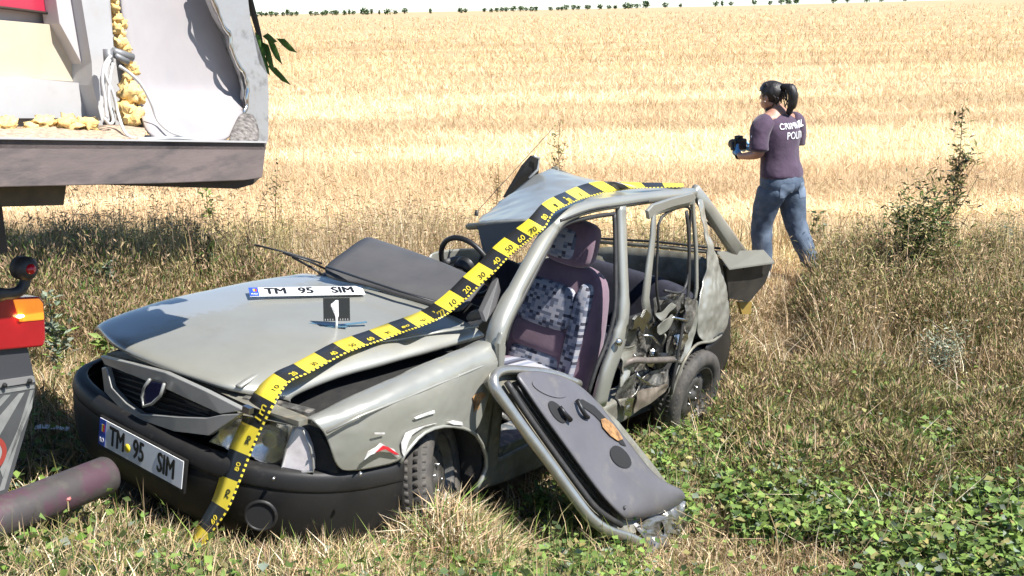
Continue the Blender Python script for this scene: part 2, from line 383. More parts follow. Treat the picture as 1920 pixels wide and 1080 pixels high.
_x = _t.nodes.new('ShaderNodeMix'); _x.data_type = 'RGBA'; _x.inputs['B'].default_value = (.37, .385, .38, 1); _t.links.new(_r.outputs[0], _x.inputs['Factor']); _t.links.new(_src, _x.inputs['A']); _t.links.new(_x.outputs['Result'], _b.inputs['Base Color'])
# ---- grille
def g(x, y, d=0.): 
    p = cx(x, y, 3.19 + d); return cx(x, y, 3.215 + d - .16 * (p[1] - .03) ** 2)
GR = car
prism('grille_mesh', [g(*q, -.03) for q in [(192, 672), (300, 700), (440, 770), (390, 800), (262, 786), (200, 730)]], (-.03, 0, 0), BLACK, car)
for k in range(5):
    a = .2 + .13 * k
    tube('grille_bar', [g(196 + 2 * k, 690 + 9 * k, -.02), g(300, 715 + 13 * k, -.02), g(400 - 4 * k, 765 + 5 * k, -.02)], .004, BLACKP, car, 6)
def strip(name, A, B, ext, mt, parent, bevel=.003):
    n = len(A); v = list(A) + list(B); e = Vector(ext); v = [Vector(p) for p in v]; v += [p + e for p in v]
    f = [(i, i + 1, n + i + 1, n + i) for i in range(n - 1)] + [(2 * n + i, 3 * n + i, 3 * n + i + 1, 2 * n + i + 1) for i in range(n - 1)]
    f += [(i, 2 * n + i, 2 * n + i + 1, i + 1) for i in range(n - 1)] + [(n + i, n + i + 1, 3 * n + i + 1, 3 * n + i) for i in range(n - 1)] + [(0, n, 3 * n, 2 * n), (n - 1, 3 * n - 1, 4 * n - 1, 2 * n - 1)]
    o = mesh(name, v, f, mt, parent); mod(o, 'BEVEL', width=bevel, segments=2, limit_method='ANGLE', angle_limit=.6); return o
strip('grille_top_bar', [g(*q) for q in [(187, 667), (245, 681), (308, 698), (385, 733), (458, 770)]], [g(*q) for q in [(196, 684), (248, 704), (303, 726), (360, 752), (412, 776)]], (-.025, 0, 0), SILVER, car)
strip('grille_lower_bar', [g(*q, .004) for q in [(190, 690), (195, 734), (224, 765), (256, 785), (326, 809), (391, 817), (452, 776)]], [g(*q, .004) for q in [(199, 688), (209, 727), (236, 756), (264, 776), (330, 782), (386, 784), (415, 778)]], (-.025, 0, 0), SILVER, car)
em = prism('emblem', [g(*q, .012) for q in [(283, 712), (308, 718), (304, 738), (290, 754), (270, 763), (265, 745), (270, 726)]], (-.02, 0, 0), PLATEK, car, .003)
prism('emblem_field', [g(*q, .016) for q in [(283, 716), (304, 721), (300, 737), (288, 751), (272, 758), (269, 744), (273, 727)]], (-.006, 0, 0), mat('navy enamel', (.012, .014, .05), .25), em)
tube('emblem_rim', [g(*q, .018) for q in [(281, 711), (271, 726), (266, 744), (269, 762), (285, 757), (301, 742), (308, 719)]], .0065, SILVER, em, 6)
prism('upper_crossmember', [g(*q, -.06) for q in [(200, 662), (320, 694), (470, 762), (560, 790), (560, 800), (455, 778), (300, 706), (200, 674)]], (-.06, 0, 0), PAINTD, car)
prism('lamp_panel', [cpl(*q, (.86, .51, 0), 2.86) for q in [(455, 745), (520, 760), (580, 775), (575, 800), (545, 797), (510, 788), (448, 782)]], (-.05, -.02, 0), MANGLE, car)
box('latch', g(465, 768, .01), (.012, .018, .012), CHROME, car)
# ---- bumper
plan = [(2.62, -.80), (2.95, -.79), (3.15, -.68), (3.225, -.38), (3.245, 0), (3.225, .34), (3.14, .56), (3.0, .71), (2.83, .785), (2.64, .805)]
prof = [(.575, -.05), (.575, -.008), (.545, .004), (.50, .006), (.475, -.004), (.46, .0), (.36, -.004), (.25, -.02), (.205, -.05)]
br = []
for x, y in plan:
    n = np.array([x - 2.2, y * .9]); n /= np.linalg.norm(n); row = []
    for z, o in prof:
        dz = -.058 if z > .49 else (-.03 if z > .44 else 0)
        row.append((x + n[0] * o, y + n[1] * o, z + dz))
    br.append(row)
bumper = grid('bumper', br, BLACKP, car, 2, .006, .006, 5.)
nrm = Vector((.80, .60, -.02)).normalized(); fc = Vector(cpl(490, 964, (.80, .60, 0), .80 * 3.105 + .60 * .62))
fc += nrm * .012; FM = basis(fc, Vector((0, 0, 1)).cross(nrm), (0, 0, 1))
lathe('fog_lamp_hole', [(.001, .004), (.052, .004)], RIMD, bumper, 28, 'z', FM)
lathe('fog_lamp_ring', [(.050, .003), (.053, .010), (.059, .010), (.064, .002)], BLACKP, bumper, 28, 'z', FM)
for q in ((434 / 2.84 + 360, 615 / 2.84 + 680), (676, 888)):
    lathe('clip', [(.0, .012), (.006, .010), (.008, 0)], CHROME, bumper, 10, 'z', basis(cpl(*q, (.80, .60, 0), .80 * 3.03 + .60 * .73), (-.6, .8, 0), (0, 0, 1)))
# ---- number plate on the bumper
def plate(parent, o, ex, ey, w=.52, h=.112, frame=True, yellow=True):
    B = basis(o, ex, ey); s = lambda x0, x1, y0, y1, z: [B @ Vector(q) for q in ((x0, y0, z), (x1, y0, z), (x1, y1, z), (x0, y1, z))]
    nn = (B.to_3x3() @ Vector((0, 0, 1)))
    if frame: prism('plate_holder', s(-w / 2 - .008, w / 2 + .010, -h / 2 - .018, h / 2 + .006, -.004), nn * -.012, BLACKP, parent)
    pl = prism('plate_sheet', s(-w / 2, w / 2, -h / 2, h / 2, 0), nn * -.003, PLATEW, parent, .0)
    prism('country_band', s(-w / 2, -w / 2 + .042, -h / 2, h / 2, .001), nn * -.002, PLATEB, pl)
    text('country_letters', 'RO', PLATEW, pl, B @ Matrix.Translation((-w / 2 + .021, -.033, .0018)), .026, .8)
    for k, c in enumerate((PLATEB, YEL, RED)):
        prism('flag_stripe', s(-w / 2 + .010 + .008 * k, -w / 2 + .018 + .008 * k, .004, .034, .0018), nn * -.001, c, pl)
    for st, x in (('TM', -.142), ('95', -.005), ('SIM', .163)):
        text('plate_letters', st, PLATEK, pl, B @ Matrix.Translation((x, 0, .0012)), .112, .64, bold=.0028)
    if yellow: lathe('sticker', [(.0, .0025), (.017, .0022), (.017, 0)], YEL, pl, 18, 'z', B @ Matrix.Translation((-.074, -.01, 0)))
    return pl
c4 = [Vector(cx(*q, 3.265)) for q in ((187, 784), (345, 866), (339, 917), (185, 830))]
plate(car, (c4[0] + c4[1] + c4[2] + c4[3]) / 4, (c4[1] + c4[2] - c4[0] - c4[3]), (c4[0] + c4[1] - c4[2] - c4[3]), yellow=True)
# ---- left headlamp
def hl(x, y, d=0.): return cpl(x, y, (.86, .51, 0), 2.925 + d)
lamp = prism('headlamp', [hl(*q, -.055) for q in [(392, 828), (444, 780), (511, 785), (552, 797), (575, 805), (590, 884), (524, 880)]], Vector((-.86, -.51, 0)) * .05, mat('lamp housing', (.30, .295, .27), .35, .5, c2=(.16, .155, .14), sc=14), car)
for q, rr in (((440, 818), .062), ((500, 832), .078)):
    lathe('reflector', [(.0, -.045), (rr * .35, -.04), (rr * .75, -.02), (rr, 0)], LENSIN, lamp, 24, 'z', basis(hl(*q, -.012), (-.51, .86, 0), (0, 0, 1)))
prism('lamp_bowl', [hl(*q, -.05) for q in [(396, 829), (447, 785), (511, 790), (547, 800), (523, 874)]], Vector((-.86, -.51, 0)) * .01, LENSIN, lamp)
prism('lens', [hl(*q) for q in [(393, 829), (446, 782), (511, 787), (549, 798), (524, 876)]], Vector((-.86, -.51, 0)) * .008, LENS, lamp, .002)
ind = prism('indicator', [hl(*q, .006) for q in [(553, 802), (566, 806), (574, 815), (583, 838), (588, 862), (588, 884), (560, 886), (526, 880), (536, 840)]], Vector((-.86, -.51, 0)) * .03, INDIC, lamp, .006, 3)
tube('indicator_rim', [hl(*q, .010) for q in [(553, 802), (537, 840), (527, 880), (560, 886), (588, 884), (587, 862), (582, 838), (568, 806)]], .0045, SILVER, ind, 6)
prism('lamp_gap', [cpl(*q, (.86, .51, 0), 2.90) for q in [(566, 800), (600, 812), (622, 850), (634, 888), (590, 888), (585, 838)]], Vector((-.86, -.51, 0)) * .04, BLACK, car)
# ---- wheels
def wheel(C, steer, camber, R=.282, w=.155, flat=0.):
    M = Matrix.Translation(Vector(C)) @ Matrix.Rotation(steer, 4, 'Z') @ Matrix.Rotation(camber, 4, 'X')
    o = empty('wheel'); o.parent = car; o.matrix_local = M
    h = w / 2
    prof = [(.185, h * .70), (.200, h * .95), (.235, h * 1.06), (.262, h * .98), (.276, h * .82), (R, h * .55), (R + .001, 0), (R, -h * .55), (.276, -h * .82), (.262, -h * .98), (.235, -h * 1.06), (.200, -h * .95), (.185, -h * .7)]
    bm = bmesh.new(); lathe_bm(bm, prof, 64)
    for k in range(56):
        a = 2 * math.pi * k / 56
        for s in (-1, 1):
            y0, y1 = s * .012, s * h * .86
            rr = R + .0045
            q = [(a, y0), (a + .07, y0), (a + .07 + .03, y1), (a + .03, y1)]
            vs = [bm.verts.new((math.cos(t) * (rr - (.012 if j > 1 else 0)), y, math.sin(t) * (rr - (.012 if j > 1 else 0)))) for j, (t, y) in enumerate(q)]
            vl = [bm.verts.new((v.co.x * .96, v.co.y, v.co.z * .96)) for v in vs]
            bm.faces.new(vs)
            for j in range(4): bm.faces.new((vs[j], vl[j], vl[(j + 1) % 4], vs[(j + 1) % 4]))
    if flat:
        for v in bm.verts:
            if v.co.z < -R + flat: v.co.z = -R + flat; v.co.y *= 1.18
    frombm('tyre', bm, TYRE, o, True)
    rim = lathe('rim', [(.192, h * .80), (.186, h * .88), (.178, h * .80), (.172, h * .30), (.150, h * .12), (.138, h * .34), (.105, h * .52), (.07, h * .50), (.05, h * .36), (.034, h * .34), (.030, h * .62), (.0, h * .66)], RIM, o, 48)
    lathe('rim_back', [(.17, -h * .6), (.17, h * .1), (.0, h * .05)], RIMD, rim, 32)
    for k in range(8):
        a = 2 * math.pi * k / 8 + .2
        lathe('vent_slot', [(.0, .004), (.015, .004), (.017, 0)], RIMD, rim, 12, 'y', Matrix.Translation((math.cos(a) * .124, h * .40, math.sin(a) * .124)) @ Matrix.Rotation(-a, 4, 'Y') @ Matrix.Rotation(math.radians(-22), 4, 'Z') @ Matrix.Diagonal((.8, 1, 1.3, 1)))
    for k in range(4):
        a = 2 * math.pi * k / 4 + .5
        lathe('wheel_bolt', [(.0, .014), (.008, .012), (.009, 0)], CHROME, rim, 8, 'y', Matrix.Translation((math.cos(a) * .055, h * .42, math.sin(a) * .055)))
    return o
wr = wheel(cy(1288, 738, .745) , math.radians(0), math.radians(-3), flat=.05)
wf = wheel(cy(806, 896, .705), math.radians(26), math.radians(15), R=.286, w=.14, flat=.03)
wh = wheel((.0, -.60, .30), 0, 0); wh2 = wheel((2.42, -.60, .30), 0, 0)
# burst strip of tread hanging off the front tyre
tube('torn_tread', smoothpath([cy(*q, .79) for q in [(735, 935), (738, 955), (752, 968), (764, 985), (776, 1000)]]), [(.006, .02)] * 17, TYRE, car, 6, ref=(0, 1, 0))
# wheel-arch liner
bm = bmesh.new(); rows = []
for k in range(15):
    a = math.radians(-20 + 220 * k / 14); rows.append([(2.40 + .325 * math.cos(a), y, .305 + .325 * math.sin(a)) for y in (.785, .56)])
grid('arch_liner', rows, BLACK, car, 0, .004)
# ---- hinge pillar and sill
def yy(pts, y): return [cy(a, b, y) for a, b in pts]
prism('hinge_pillar', yy([(937, 672), (950, 690), (936, 750), (936, 828), (930, 905), (893, 925), (902, 897), (913, 870), (911, 850), (893, 817), (910, 760)], .775), (0, -.08, 0), PAINTD, car, .012)
prism('sill', yy([(890, 926), (932, 862), (1010, 822), (1120, 772), (1190, 735), (1248, 700), (1254, 730), (1185, 783), (1060, 858), (960, 902)], .77), (0, -.12, 0), PAINTD, car, .02, 3)
prism('sill_step', yy([(938, 838), (1000, 812), (1110, 765), (1112, 772), (1006, 826), (936, 858)], .76), (0, -.16, 0), mat('blue grey step', (.13, .16, .18), .35, .2, c2=(.07, .075, .07), sc=14, c3=(.30, .28, .25), sc3=20), car, .006)
# clutter in the footwell
for k, (q, r) in enumerate((((950, 785), .03), ((975, 800), .025), ((960, 830), .035))):
    tube('pedal_bracket', smoothpath([cy(q[0] - 18, q[1] - 14, .55), cy(*q, .58), cy(q[0] + 22, q[1] + 10, .52)]), r * .5, PLATEK if k else MANGLE, car, 6)
# ---- windscreen pillar, roof rail, centre pillar
ap = [cy(926, 660, .745), cy(935, 612, .735), cy(967, 545, .70), cy(1012, 463, .64), cy(1034, 428, .60)]
tube('windscreen_pillar', smoothpath(ap, 4), [(.045, .036)] * 8 + [(.036, .032)] * 9, PAINT, car, 10, ref=(0, 1, 0), power=.75)
seal = [cy(947, 640, .755), cy(957, 604, .745), cy(981, 556, .71), cy(1020, 480, .655), cy(1043, 437, .615), cy(1063, 419, .605), cy(1105, 408, .61), cy(1146, 402, .62), cy(1152, 410, .63), cy(1154, 500, .70), cy(1153, 580, .76), cy(1138, 640, .775), cy(1118, 690, .78), cy(1102, 740, .78)]
tube('door_seal', smoothpath(seal, 4), .011, RUBBER, car, 8)
seal2 = [cy(938, 650, .765), cy(949, 608, .755), cy(975, 550, .72), cy(1015, 474, .66), cy(1040, 430, .622), cy(1062, 411, .612), cy(1105, 399, .615)]
tube('rail_trim', smoothpath(seal2, 4), .006, CHROME, car, 6)
rr = [cy(1034, 428, .60), cy(1056, 406, .595), cy(1105, 388, .595), cy(1165, 378, .595), cy(1225, 370, .59), cy(1298, 362, .58)]
tube('roof_rail', smoothpath(rr, 4), [(.034, .030)] * 21, PAINT, car, 10, ref=(0, 1, 0), power=.75)
tube('gutter_strip', smoothpath([cy(1050, 414, .625), cy(1105, 394, .625), cy(1165, 384, .622), cy(1215, 377, .62)], 4), .008, RUBBER, car, 6)
bp = [cy(1164, 385, .605), cy(1165, 430, .64), cy(1167, 500, .70), cy(1169, 570, .75), cy(1164, 620, .77), cy(1151, 664, .775), cy(1136, 706, .775), cy(1122, 760, .765)]
tube('centre_pillar', smoothpath(bp, 4), [(.022, .036)] * 12 + [(.024, .044)] * 4 + [(.024, .062)] * 8 + [(.026, .06)] * 5, PAINT, car, 10, ref=(0, 1, 0), power=.7)
lathe('lock_striker', [(.0, .02), (.018, .018), (.02, 0)], CHROME, car, 14, 'y', Matrix.Translation(cy(1158, 641, .80)))
# ---- roof, buckled up on the far side
RG = [[(882, 421, -.15), (930, 416, .10), (985, 413, .36), (1030, 424, .575)], [(925, 392, -.28), (972, 385, .02), (1018, 392, .32), (1058, 400, .585)],
      [(972, 352, -.38), (1012, 352, -.08), (1062, 370, .27), (1108, 382, .59)], [(1012, 324, -.44), (1042, 322, -.18), (1095, 355, .22), (1165, 373, .59)],
      [(1034, 317, -.44), (1070, 325, -.16), (1140, 352, .18), (1230, 366, .585)], [(1040, 318, -.47), (1128, 350, -.14), (1205, 349, .20), (1298, 357, .575)]]
rw = [[cy(*p) for p in r] for r in RG]
roof = grid('roof', rw, PAINT, car, 3, .008)
tube('roof_header', [p + np.array([.0, 0, -.012]) for p in rw[0]], [(.018, .03)] * 4, PAINTD, roof, 8)
tube('rear_roof_edge', smoothpath([p + np.array([-.01, 0, .0]) for p in rw[-1]]), .012, PAINTD, roof, 8)
grid('headlining', [[p + np.array([0, 0, -.03]) for p in r] for r in rw[:5]], PLATEK, roof, 2, .004)
prism('torn_windscreen_corner', [cy(*q) for q in [(895, 424, .05), (985, 414, .40), (975, 455, .40), (945, 490, .36), (915, 515, .3), (905, 470, .15)]], (-.02, 0, 0), PLATEK, car)
prism('bent_window_frame', yy([(950, 372), (963, 350), (985, 312), (1002, 293), (1011, 296), (1010, 325), (1000, 345), (985, 375)], -.50), (0, -.03, 0), PLATEK, car)
tube('bent_window_rail', [cy(992, 335, -.47), cy(1008, 318, -.47), cy(1010, 296, -.47), cy(1001, 293, -.47)], .010, SILVER, car, 6)
tube('antenna', [cy(893, 398, -.15), cy(960, 325, -.15), cy(1037, 240, -.15)], .0018, PLATEK, car, 5)
lathe('antenna_foot', [(.0, .03), (.009, .028), (.012, 0)], PLATEK, car, 10, 'z', Matrix.Translation(cy(893, 404, -.15)))
# ---- dashboard top thrown through the windscreen opening
DG = [[(606, 521), (668, 530), (740, 553), (810, 572), (850, 588)], [(610, 498), (680, 522), (750, 545), (830, 566), (870, 580)], [(640, 478), (705, 500), (780, 522), (850, 545), (885, 560)],
      [(668, 456), (735, 480), (805, 500), (868, 524), (900, 540)], [(690, 444), (758, 464), (822, 487), (880, 512), (908, 530)], [(700, 449), (765, 472), (825, 495), (882, 520), (908, 540)]]
dz = (.925, .955, .985, 1.015, 1.03, .99)
grid('dashboard', [[cz(*p, dz[i]) for p in r] for i, r in enumerate(DG)], GREYP, car, 2, .012)
tube('dashboard_groove', [cz(*p, .968) for p in [(612, 500), (682, 524), (752, 547), (826, 568)]], [(.004, .012)] * 4, PLATEK, car, 6)
prism('dashboard_core', [(2.0, .5, .70), (2.0, .5, .88), (1.72, .5, .93), (1.62, .5, .85), (1.66, .5, .62)], (0, -.95, 0), PLATEK, car, .02)
sw = Vector(cy(875, 500, .08)); SWM = basis(sw, (0, 1, 0), Vector((.42, 0, .91)))
bm = bmesh.new(); tube_bm(bm, [SWM @ Vector((math.cos(a) * .165, math.sin(a) * .165, 0)) for a in np.linspace(0, 2 * math.pi, 37)], .014, 8, False)
stw = frombm('steering_wheel', bm, PLATEK, car, True)
for a in (-.4, 3.5, 1.57 + 3.14): tube('steering_spoke', [SWM @ Vector((math.cos(a) * .165, math.sin(a) * .165, 0)), SWM @ Vector((0, 0, .03))], [(.016, .009), (.03, .012)], PLATEK, stw, 8)
lathe('steering_hub', [(.0, .02), (.05, .015), (.06, -.03)], PLATEK, stw, 20, 'z', SWM @ Matrix.Translation((0, 0, .03)))
tube('steering_column', [SWM @ Vector((0, 0, .02)), (1.9, .2, .80)], .03, PLATEK, car, 8)
wip = [cz(477, 459, 1.02), cz(540, 474, .99), cz(604, 494, .96)]
tube('wiper_blade', wip, [(.005, .007)] * 3, PLATEK, car, 6)
tube('wiper_arm', [cz(530, 474, 1.0), cz(580, 490, .97), cz(612, 505, .93)], .006, PLATEK, car, 6)
tube('wiper_arm', [cz(548, 482, .97), cz(590, 505, .93), cz(604, 515, .91)], .006, PLATEK, car, 6)
grid('crumpled_far_door', [[cy(800, 478, -.3), cy(850, 470, -.3), cy(905, 462, -.3)], [cy(810, 500, -.28), cy(855, 496, -.33), cy(905, 490, -.28)], [cy(815, 525, -.3), cy(860, 520, -.3), cy(905, 515, -.3)]], PAINT, car, 3, .006, .04, 9)
tube('far_door_grab', smoothpath([cy(835, 492, -.22), cy(862, 486, -.22), cy(885, 500, -.22)]), .018, GREYP, car, 8)
# mirror shell and pillar trim inside the windscreen pillar
prism('pillar_trim', [cy(*q) for q in [(905, 585, .66), (935, 520, .62), (940, 545, .64), (930, 580, .68), (912, 605, .70)]], (0, -.03, 0), GREYP, car, .008)
grid('dash_side', [[cy(870, 592, .50), cy(895, 577, .58), cy(920, 580, .66)], [cy(880, 605, .52), cy(902, 596, .60), cy(922, 600, .68)]], GREYP, car, 2, .01)
prism('door_mirror_stub', yy([(936, 645), (944, 622), (950, 650), (946, 690), (936, 700)], .80), (0, -.03, 0), PAINT, car, .01)
# ---- front seat with covers
def cushion(name, C, h, mt, parent, rot=None, bev=.5, pw=None):
    bm = bmesh.new(); bmesh.ops.create_cube(bm, size=2); bmesh.ops.subdivide_edges(bm, edges=bm.edges, cuts=2, use_grid_fill=True)
    for v in bm.verts:
        n = v.co.normalized() * 1.42; v.co = v.co.lerp(n, bev * .5)
        if pw: v.co = Vector(pw(v.co))
        v.co = Vector((v.co.x * h[0], v.co.y * h[1], v.co.z * h[2]))
    M = Matrix.Translation(Vector(C)) @ (rot.to_4x4() if rot is not None else Matrix())
    bmesh.ops.transform(bm, matrix=M, verts=bm.verts)
    o = frombm(name, bm, mt, parent, True); mod(o, 'SUBSURF', levels=2, render_levels=2); return o
RB = Matrix.Rotation(math.radians(-8), 3, 'Y')
taper = lambda c: (c.x, c.y * (1 - .16 * max(c.z, 0)), c.z)
seat = cushion('seat_backrest', (.93, .36, .68), (.075, .265, .36), PURPLE, car, RB, .45, taper)
cushion('backrest_centre', (.975, .30, .82), (.045, .165, .12), CHECK, seat, RB, .25)
cushion('backrest_centre', (.985, .30, .64), (.045, .165, .075), PURPLE, seat, RB, .25)
cushion('backrest_centre', (1.0, .30, .48), (.045, .165, .09), CHECK, seat, RB, .25)
cushion('backrest_bolster', (.985, .515, .70), (.05, .045, .27), CHECK, seat, RB, .4)
cushion('headrest', (.94, .37, 1.17), (.06, .135, .115), PURPLE, seat, RB, .7)
cushion('headrest_front', (.965, .33, 1.16), (.05, .10, .08), CHECK, seat, RB, .6)
cushion('seat_cushion', (1.24, .36, .42), (.25, .26, .085), PURPLE, car, None, .4)
cushion('seat_cushion_centre', (1.25, .34, .45), (.22, .16, .07), CHECK, car, None, .3)
s2 = cushion('passenger_backrest', (.80, -.22, .62), (.07, .22, .30), NAVY, car, RB, .4)
cushion('rear_bench', (-.30, .02, .56), (.09, .52, .25), NAVY, car, RB, .3)
cushion('rear_bench_cushion', (.05, .02, .38), (.28, .52, .09), NAVY, car, None, .3)
# ---- rear quarter
def dent(o, st, sc):
    t = bpy.data.textures.new('dents', 'CLOUDS'); t.noise_scale = sc; t.noise_depth = 2
    x = mod(o, 'DISPLACE', texture=t, strength=st, mid_level=.5, texture_coords='LOCAL')
    i = len(o.modifiers) - 1; o.modifiers.move(i, i - 1)
QG = [[(1306, 372, .60), (1316, 420, .66), (1322, 470, .71), (1330, 520, .74), (1312, 560, .775), (1308, 600, .78), (1305, 640, .785)],
      [(1311, 374, .59), (1321, 420, .65), (1327, 470, .70), (1341, 520, .735), (1332, 565, .78), (1326, 605, .775), (1322, 640, .79)],
      [(1315, 380, .575), (1325, 420, .635), (1331, 468, .68), (1352, 525, .725), (1350, 560, .75), (1345, 600, .79), (1338, 640, .785)],
      [(1317, 385, .56), (1328, 420, .62), (1334, 466, .66), (1362, 535, .69), (1368, 570, .71), (1366, 600, .72), (1354, 628, .73)]]
quarter = grid('rear_quarter_panel', [[cy(*p) for p in r] for r in QG], PAINT, car, 4, .006, .03, 9., 3); dent(quarter, .05, .17)
QW = [[(1300, 560, .77), (1296, 600, .765), (1285, 650, .78), (1268, 700, .785), (1252, 745, .78)], [(1308, 560, .785), (1308, 610, .785), (1302, 648, .80), (1283, 680, .80), (1264, 730, .795)]]
dent(grid('wheel_arch_panel', [[cy(*p) for p in r] for r in QW], PAINT, quarter, 4, .006, .025, 10., 5), .035, .13)
tube('arch_edge', smoothpath([cy(*p) for p in [(1352, 628, .74), (1335, 640, .79), (1308, 645, .80), (1288, 668, .80), (1270, 708, .80), (1256, 748, .79)]]), .009, PAINTD, quarter, 6)
rows = []
for k in range(13):
    a = math.radians(-10 + 200 * k / 12); rows.append([(.03 + .31 * math.cos(a), y, .30 + .31 * math.sin(a)) for y in (.74, .50)])
grid('rear_arch_liner', rows, BLACK, car, 0, .004)
grid('rear_bumper', [[cy(*p) for p in r] for r in [[(1318, 648, .79), (1340, 640, .78), (1362, 605, .70), (1368, 580, .55)], [(1325, 690, .78), (1345, 680, .77), (1366, 650, .69), (1372, 620, .55)], [(1328, 720, .74), (1345, 712, .74), (1360, 690, .66), (1366, 660, .55)]]], BLACKP, car, 2, .01, .02, 8)
prism('inner_quarter', [cy(*p) for p in [(1345, 480, .5), (1372, 500, .45), (1366, 600, .45), (1345, 610, .55), (1330, 540, .6)]], (0, -.04, 0), PAINTD, car)
dent(fender, .010, .14); dent(bonnet, .012, .35); dent(roof, .022, .16)
# ---- rear door: bent window frame and shredded skin
rd = tube('rear_door_frame', [cy(*p) for p in [(1214, 601, .815), (1210, 560, .81), (1217, 500, .79), (1224, 440, .765), (1226, 400, .755), (1240, 391, .75), (1270, 380, .735), (1298, 376, .715), (1300, 400, .715), (1305, 470, .745), (1306, 540, .765), (1296, 600, .785)]],
          [(.012, .034), (.012, .032), (.011, .030), (.010, .024), (.010, .022), (.012, .026), (.014, .030), (.012, .026), (.010, .016), (.010, .014), (.010, .014), (.010, .014)], PAINT, car, 8, ref=(0, 1, 0), power=.6)
prism('window_frame_head', yy([(1215, 396), (1226, 384), (1262, 372), (1300, 362), (1306, 371), (1300, 379), (1262, 388), (1232, 400), (1218, 412)], .765), (0, -.02, 0), PAINT, rd, .004)
tube('window_seal', smoothpath([cy(*p) for p in [(1238, 590, .79), (1231, 540, .785), (1233, 470, .765), (1240, 408, .745), (1290, 388, .725), (1293, 430, .73), (1289, 520, .76), (1276, 548, .78), (1246, 545, .785)]]), .008, RUBBER, rd, 6)
tube('rear_window_divider', smoothpath([cy(*p) for p in [(1287, 396, .72), (1292, 450, .74), (1291, 540, .77), (1282, 600, .79), (1270, 670, .80), (1258, 740, .80)]]), [(.008, .015)] * 21, RUBBER, rd, 6, ref=(0, 1, 0))
prism('torn_corner', yy([(1190, 600), (1196, 592), (1205, 596), (1212, 580), (1220, 590), (1212, 606), (1206, 625), (1199, 612), (1186, 618)], .83), (0, -.015, 0), CHROME, rd)
random.seed(3)
def shard(pts, y, mt, seed, crum=.03, dy=.0):
    A = [cy(a, b, y + dy * k) for k, (a, b) in enumerate(pts)]
    a, b, c, d = A; R = [[a * (1 - u) * (1 - v) + b * u * (1 - v) + c * u * v + d * (1 - u) * v for u in np.linspace(0, 1, 6)] for v in np.linspace(0, 1, 6)]
    return grid('torn_panel', R, mt, rd, 1, .004, crum, 14, seed, smooth=False)
shard([(1176, 620), (1225, 595), (1216, 700), (1180, 720)], .74, MANGLE, 11, .05)
shard([(1222, 560), (1290, 545), (1262, 600), (1224, 610)], .76, MANGLE, 2, .03)
shard([(1228, 590), (1262, 566), (1270, 572), (1235, 604)], .80, PAINT, 4, .02)
shard([(1232, 612), (1256, 590), (1262, 600), (1238, 628)], .79, PAINT, 5, .02)
shard([(1218, 600), (1250, 620), (1240, 690), (1208, 690)], .72, PLATEK, 21, .05)
shard([(1206, 705), (1262, 690), (1258, 720), (1180, 752)], .78, MANGLE, 6, .04)
shard([(1165, 720), (1205, 690), (1200, 760), (1160, 770)], .77, MANGLE, 7, .06)
shard([(1255, 600), (1285, 580), (1276, 660), (1250, 690)], .74, MANGLE, 8, .05)
shard([(1282, 562), (1306, 556), (1300, 610), (1284, 620)], .785, MANGLE, 9, .03)
shard([(1168, 648), (1190, 640), (1182, 700), (1160, 700)], .78, PAINTD, 10, .04)
shard([(1196, 735), (1252, 716), (1248, 738), (1186, 776)], .80, mat('brown dented skin', (.24, .20, .155), .55, .2, c2=(.12, .095, .07), sc=12), 12, .03)
shard([(1172, 752), (1192, 742), (1184, 780), (1170, 786)], .81, CHROME, 13, .03)
for k in range(16):
    a = (random.uniform(1178, 1284), random.uniform(566, 730)); w = random.uniform(10, 24); h = random.uniform(14, 42); sk_ = random.uniform(-12, 12)
    shard([(a[0] - w / 2, a[1] - h / 2), (a[0] + w / 2, a[1] - h / 2 - sk_ * .5), (a[0] + w / 2 + sk_, a[1] + h / 2), (a[0] - w / 2 + sk_, a[1] + h / 2 + 4)], random.uniform(.72, .81), random.choice([MANGLE, PLATEK, PAINT, PAINTD, CHROME, PLATEK]), 60 + k, .035)
tube('impact_bar', smoothpath([cy(*p) for p in [(1160, 690, .76), (1185, 676, .80), (1215, 676, .81), (1262, 674, .80)]]), .018, mat('rusty bar', (.11, .09, .075), .6, .3, c2=(.18, .155, .13), sc=20), rd, 10)
for k in range(9):
    a = (random.uniform(1180, 1280), random.uniform(590, 720)); b = (a[0] + random.uniform(-35, 35), a[1] + random.uniform(-10, 45))
    mid = ((a[0] + b[0]) / 2 + random.uniform(-8, 8), (a[1] + b[1]) / 2 + random.uniform(-8, 8))
    tube('bent_rod', smoothpath([cy(*a, .77), cy(*mid, .80), cy(*b, .78)]), random.uniform(.004, .009), random.choice([MANGLE, PLATEK, CHROME, PAINTD]), rd, 6)
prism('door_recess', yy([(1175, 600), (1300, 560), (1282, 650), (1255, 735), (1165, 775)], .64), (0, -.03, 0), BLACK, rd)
# ---- tailgate
tg = tube('tailgate', [cy(*p) for p in [(1302, 356, .545), (1328, 392, .54), (1358, 436, .535), (1392, 486, .53)]], [(.022, .036), (.024, .042), (.026, .05), (.028, .06)], PAINT, car, 8, ref=(0, 1, 0), power=.5)
lip0, lip1, lip2, lip3 = cy(1345, 471, .52), cy(1432, 468, .60), cy(1453, 491, .64), cy(1368, 503, .56)
prism('tailgate_lip', [lip0, lip1, lip2, lip3], (0, 0, -.012), PAINT, tg, .004)
prism('tailgate_inner_panel', [cy(1362, 500, .53), cy(1448, 495, .60), cy(1436, 530, .58), cy(1406, 566, .54), cy(1366, 560, .50)], (-.01, -.03, 0), mat('inner tailgate panel', (.032, .03, .026), .55, .1, c2=(.06, .052, .042), sc=8), tg, .004)
lathe('tailgate_bolt', [(.0, .01), (.012, .008), (.014, 0)], PLATEK, tg, 12, 'y', Matrix.Translation(cy(1394, 502, .55)))
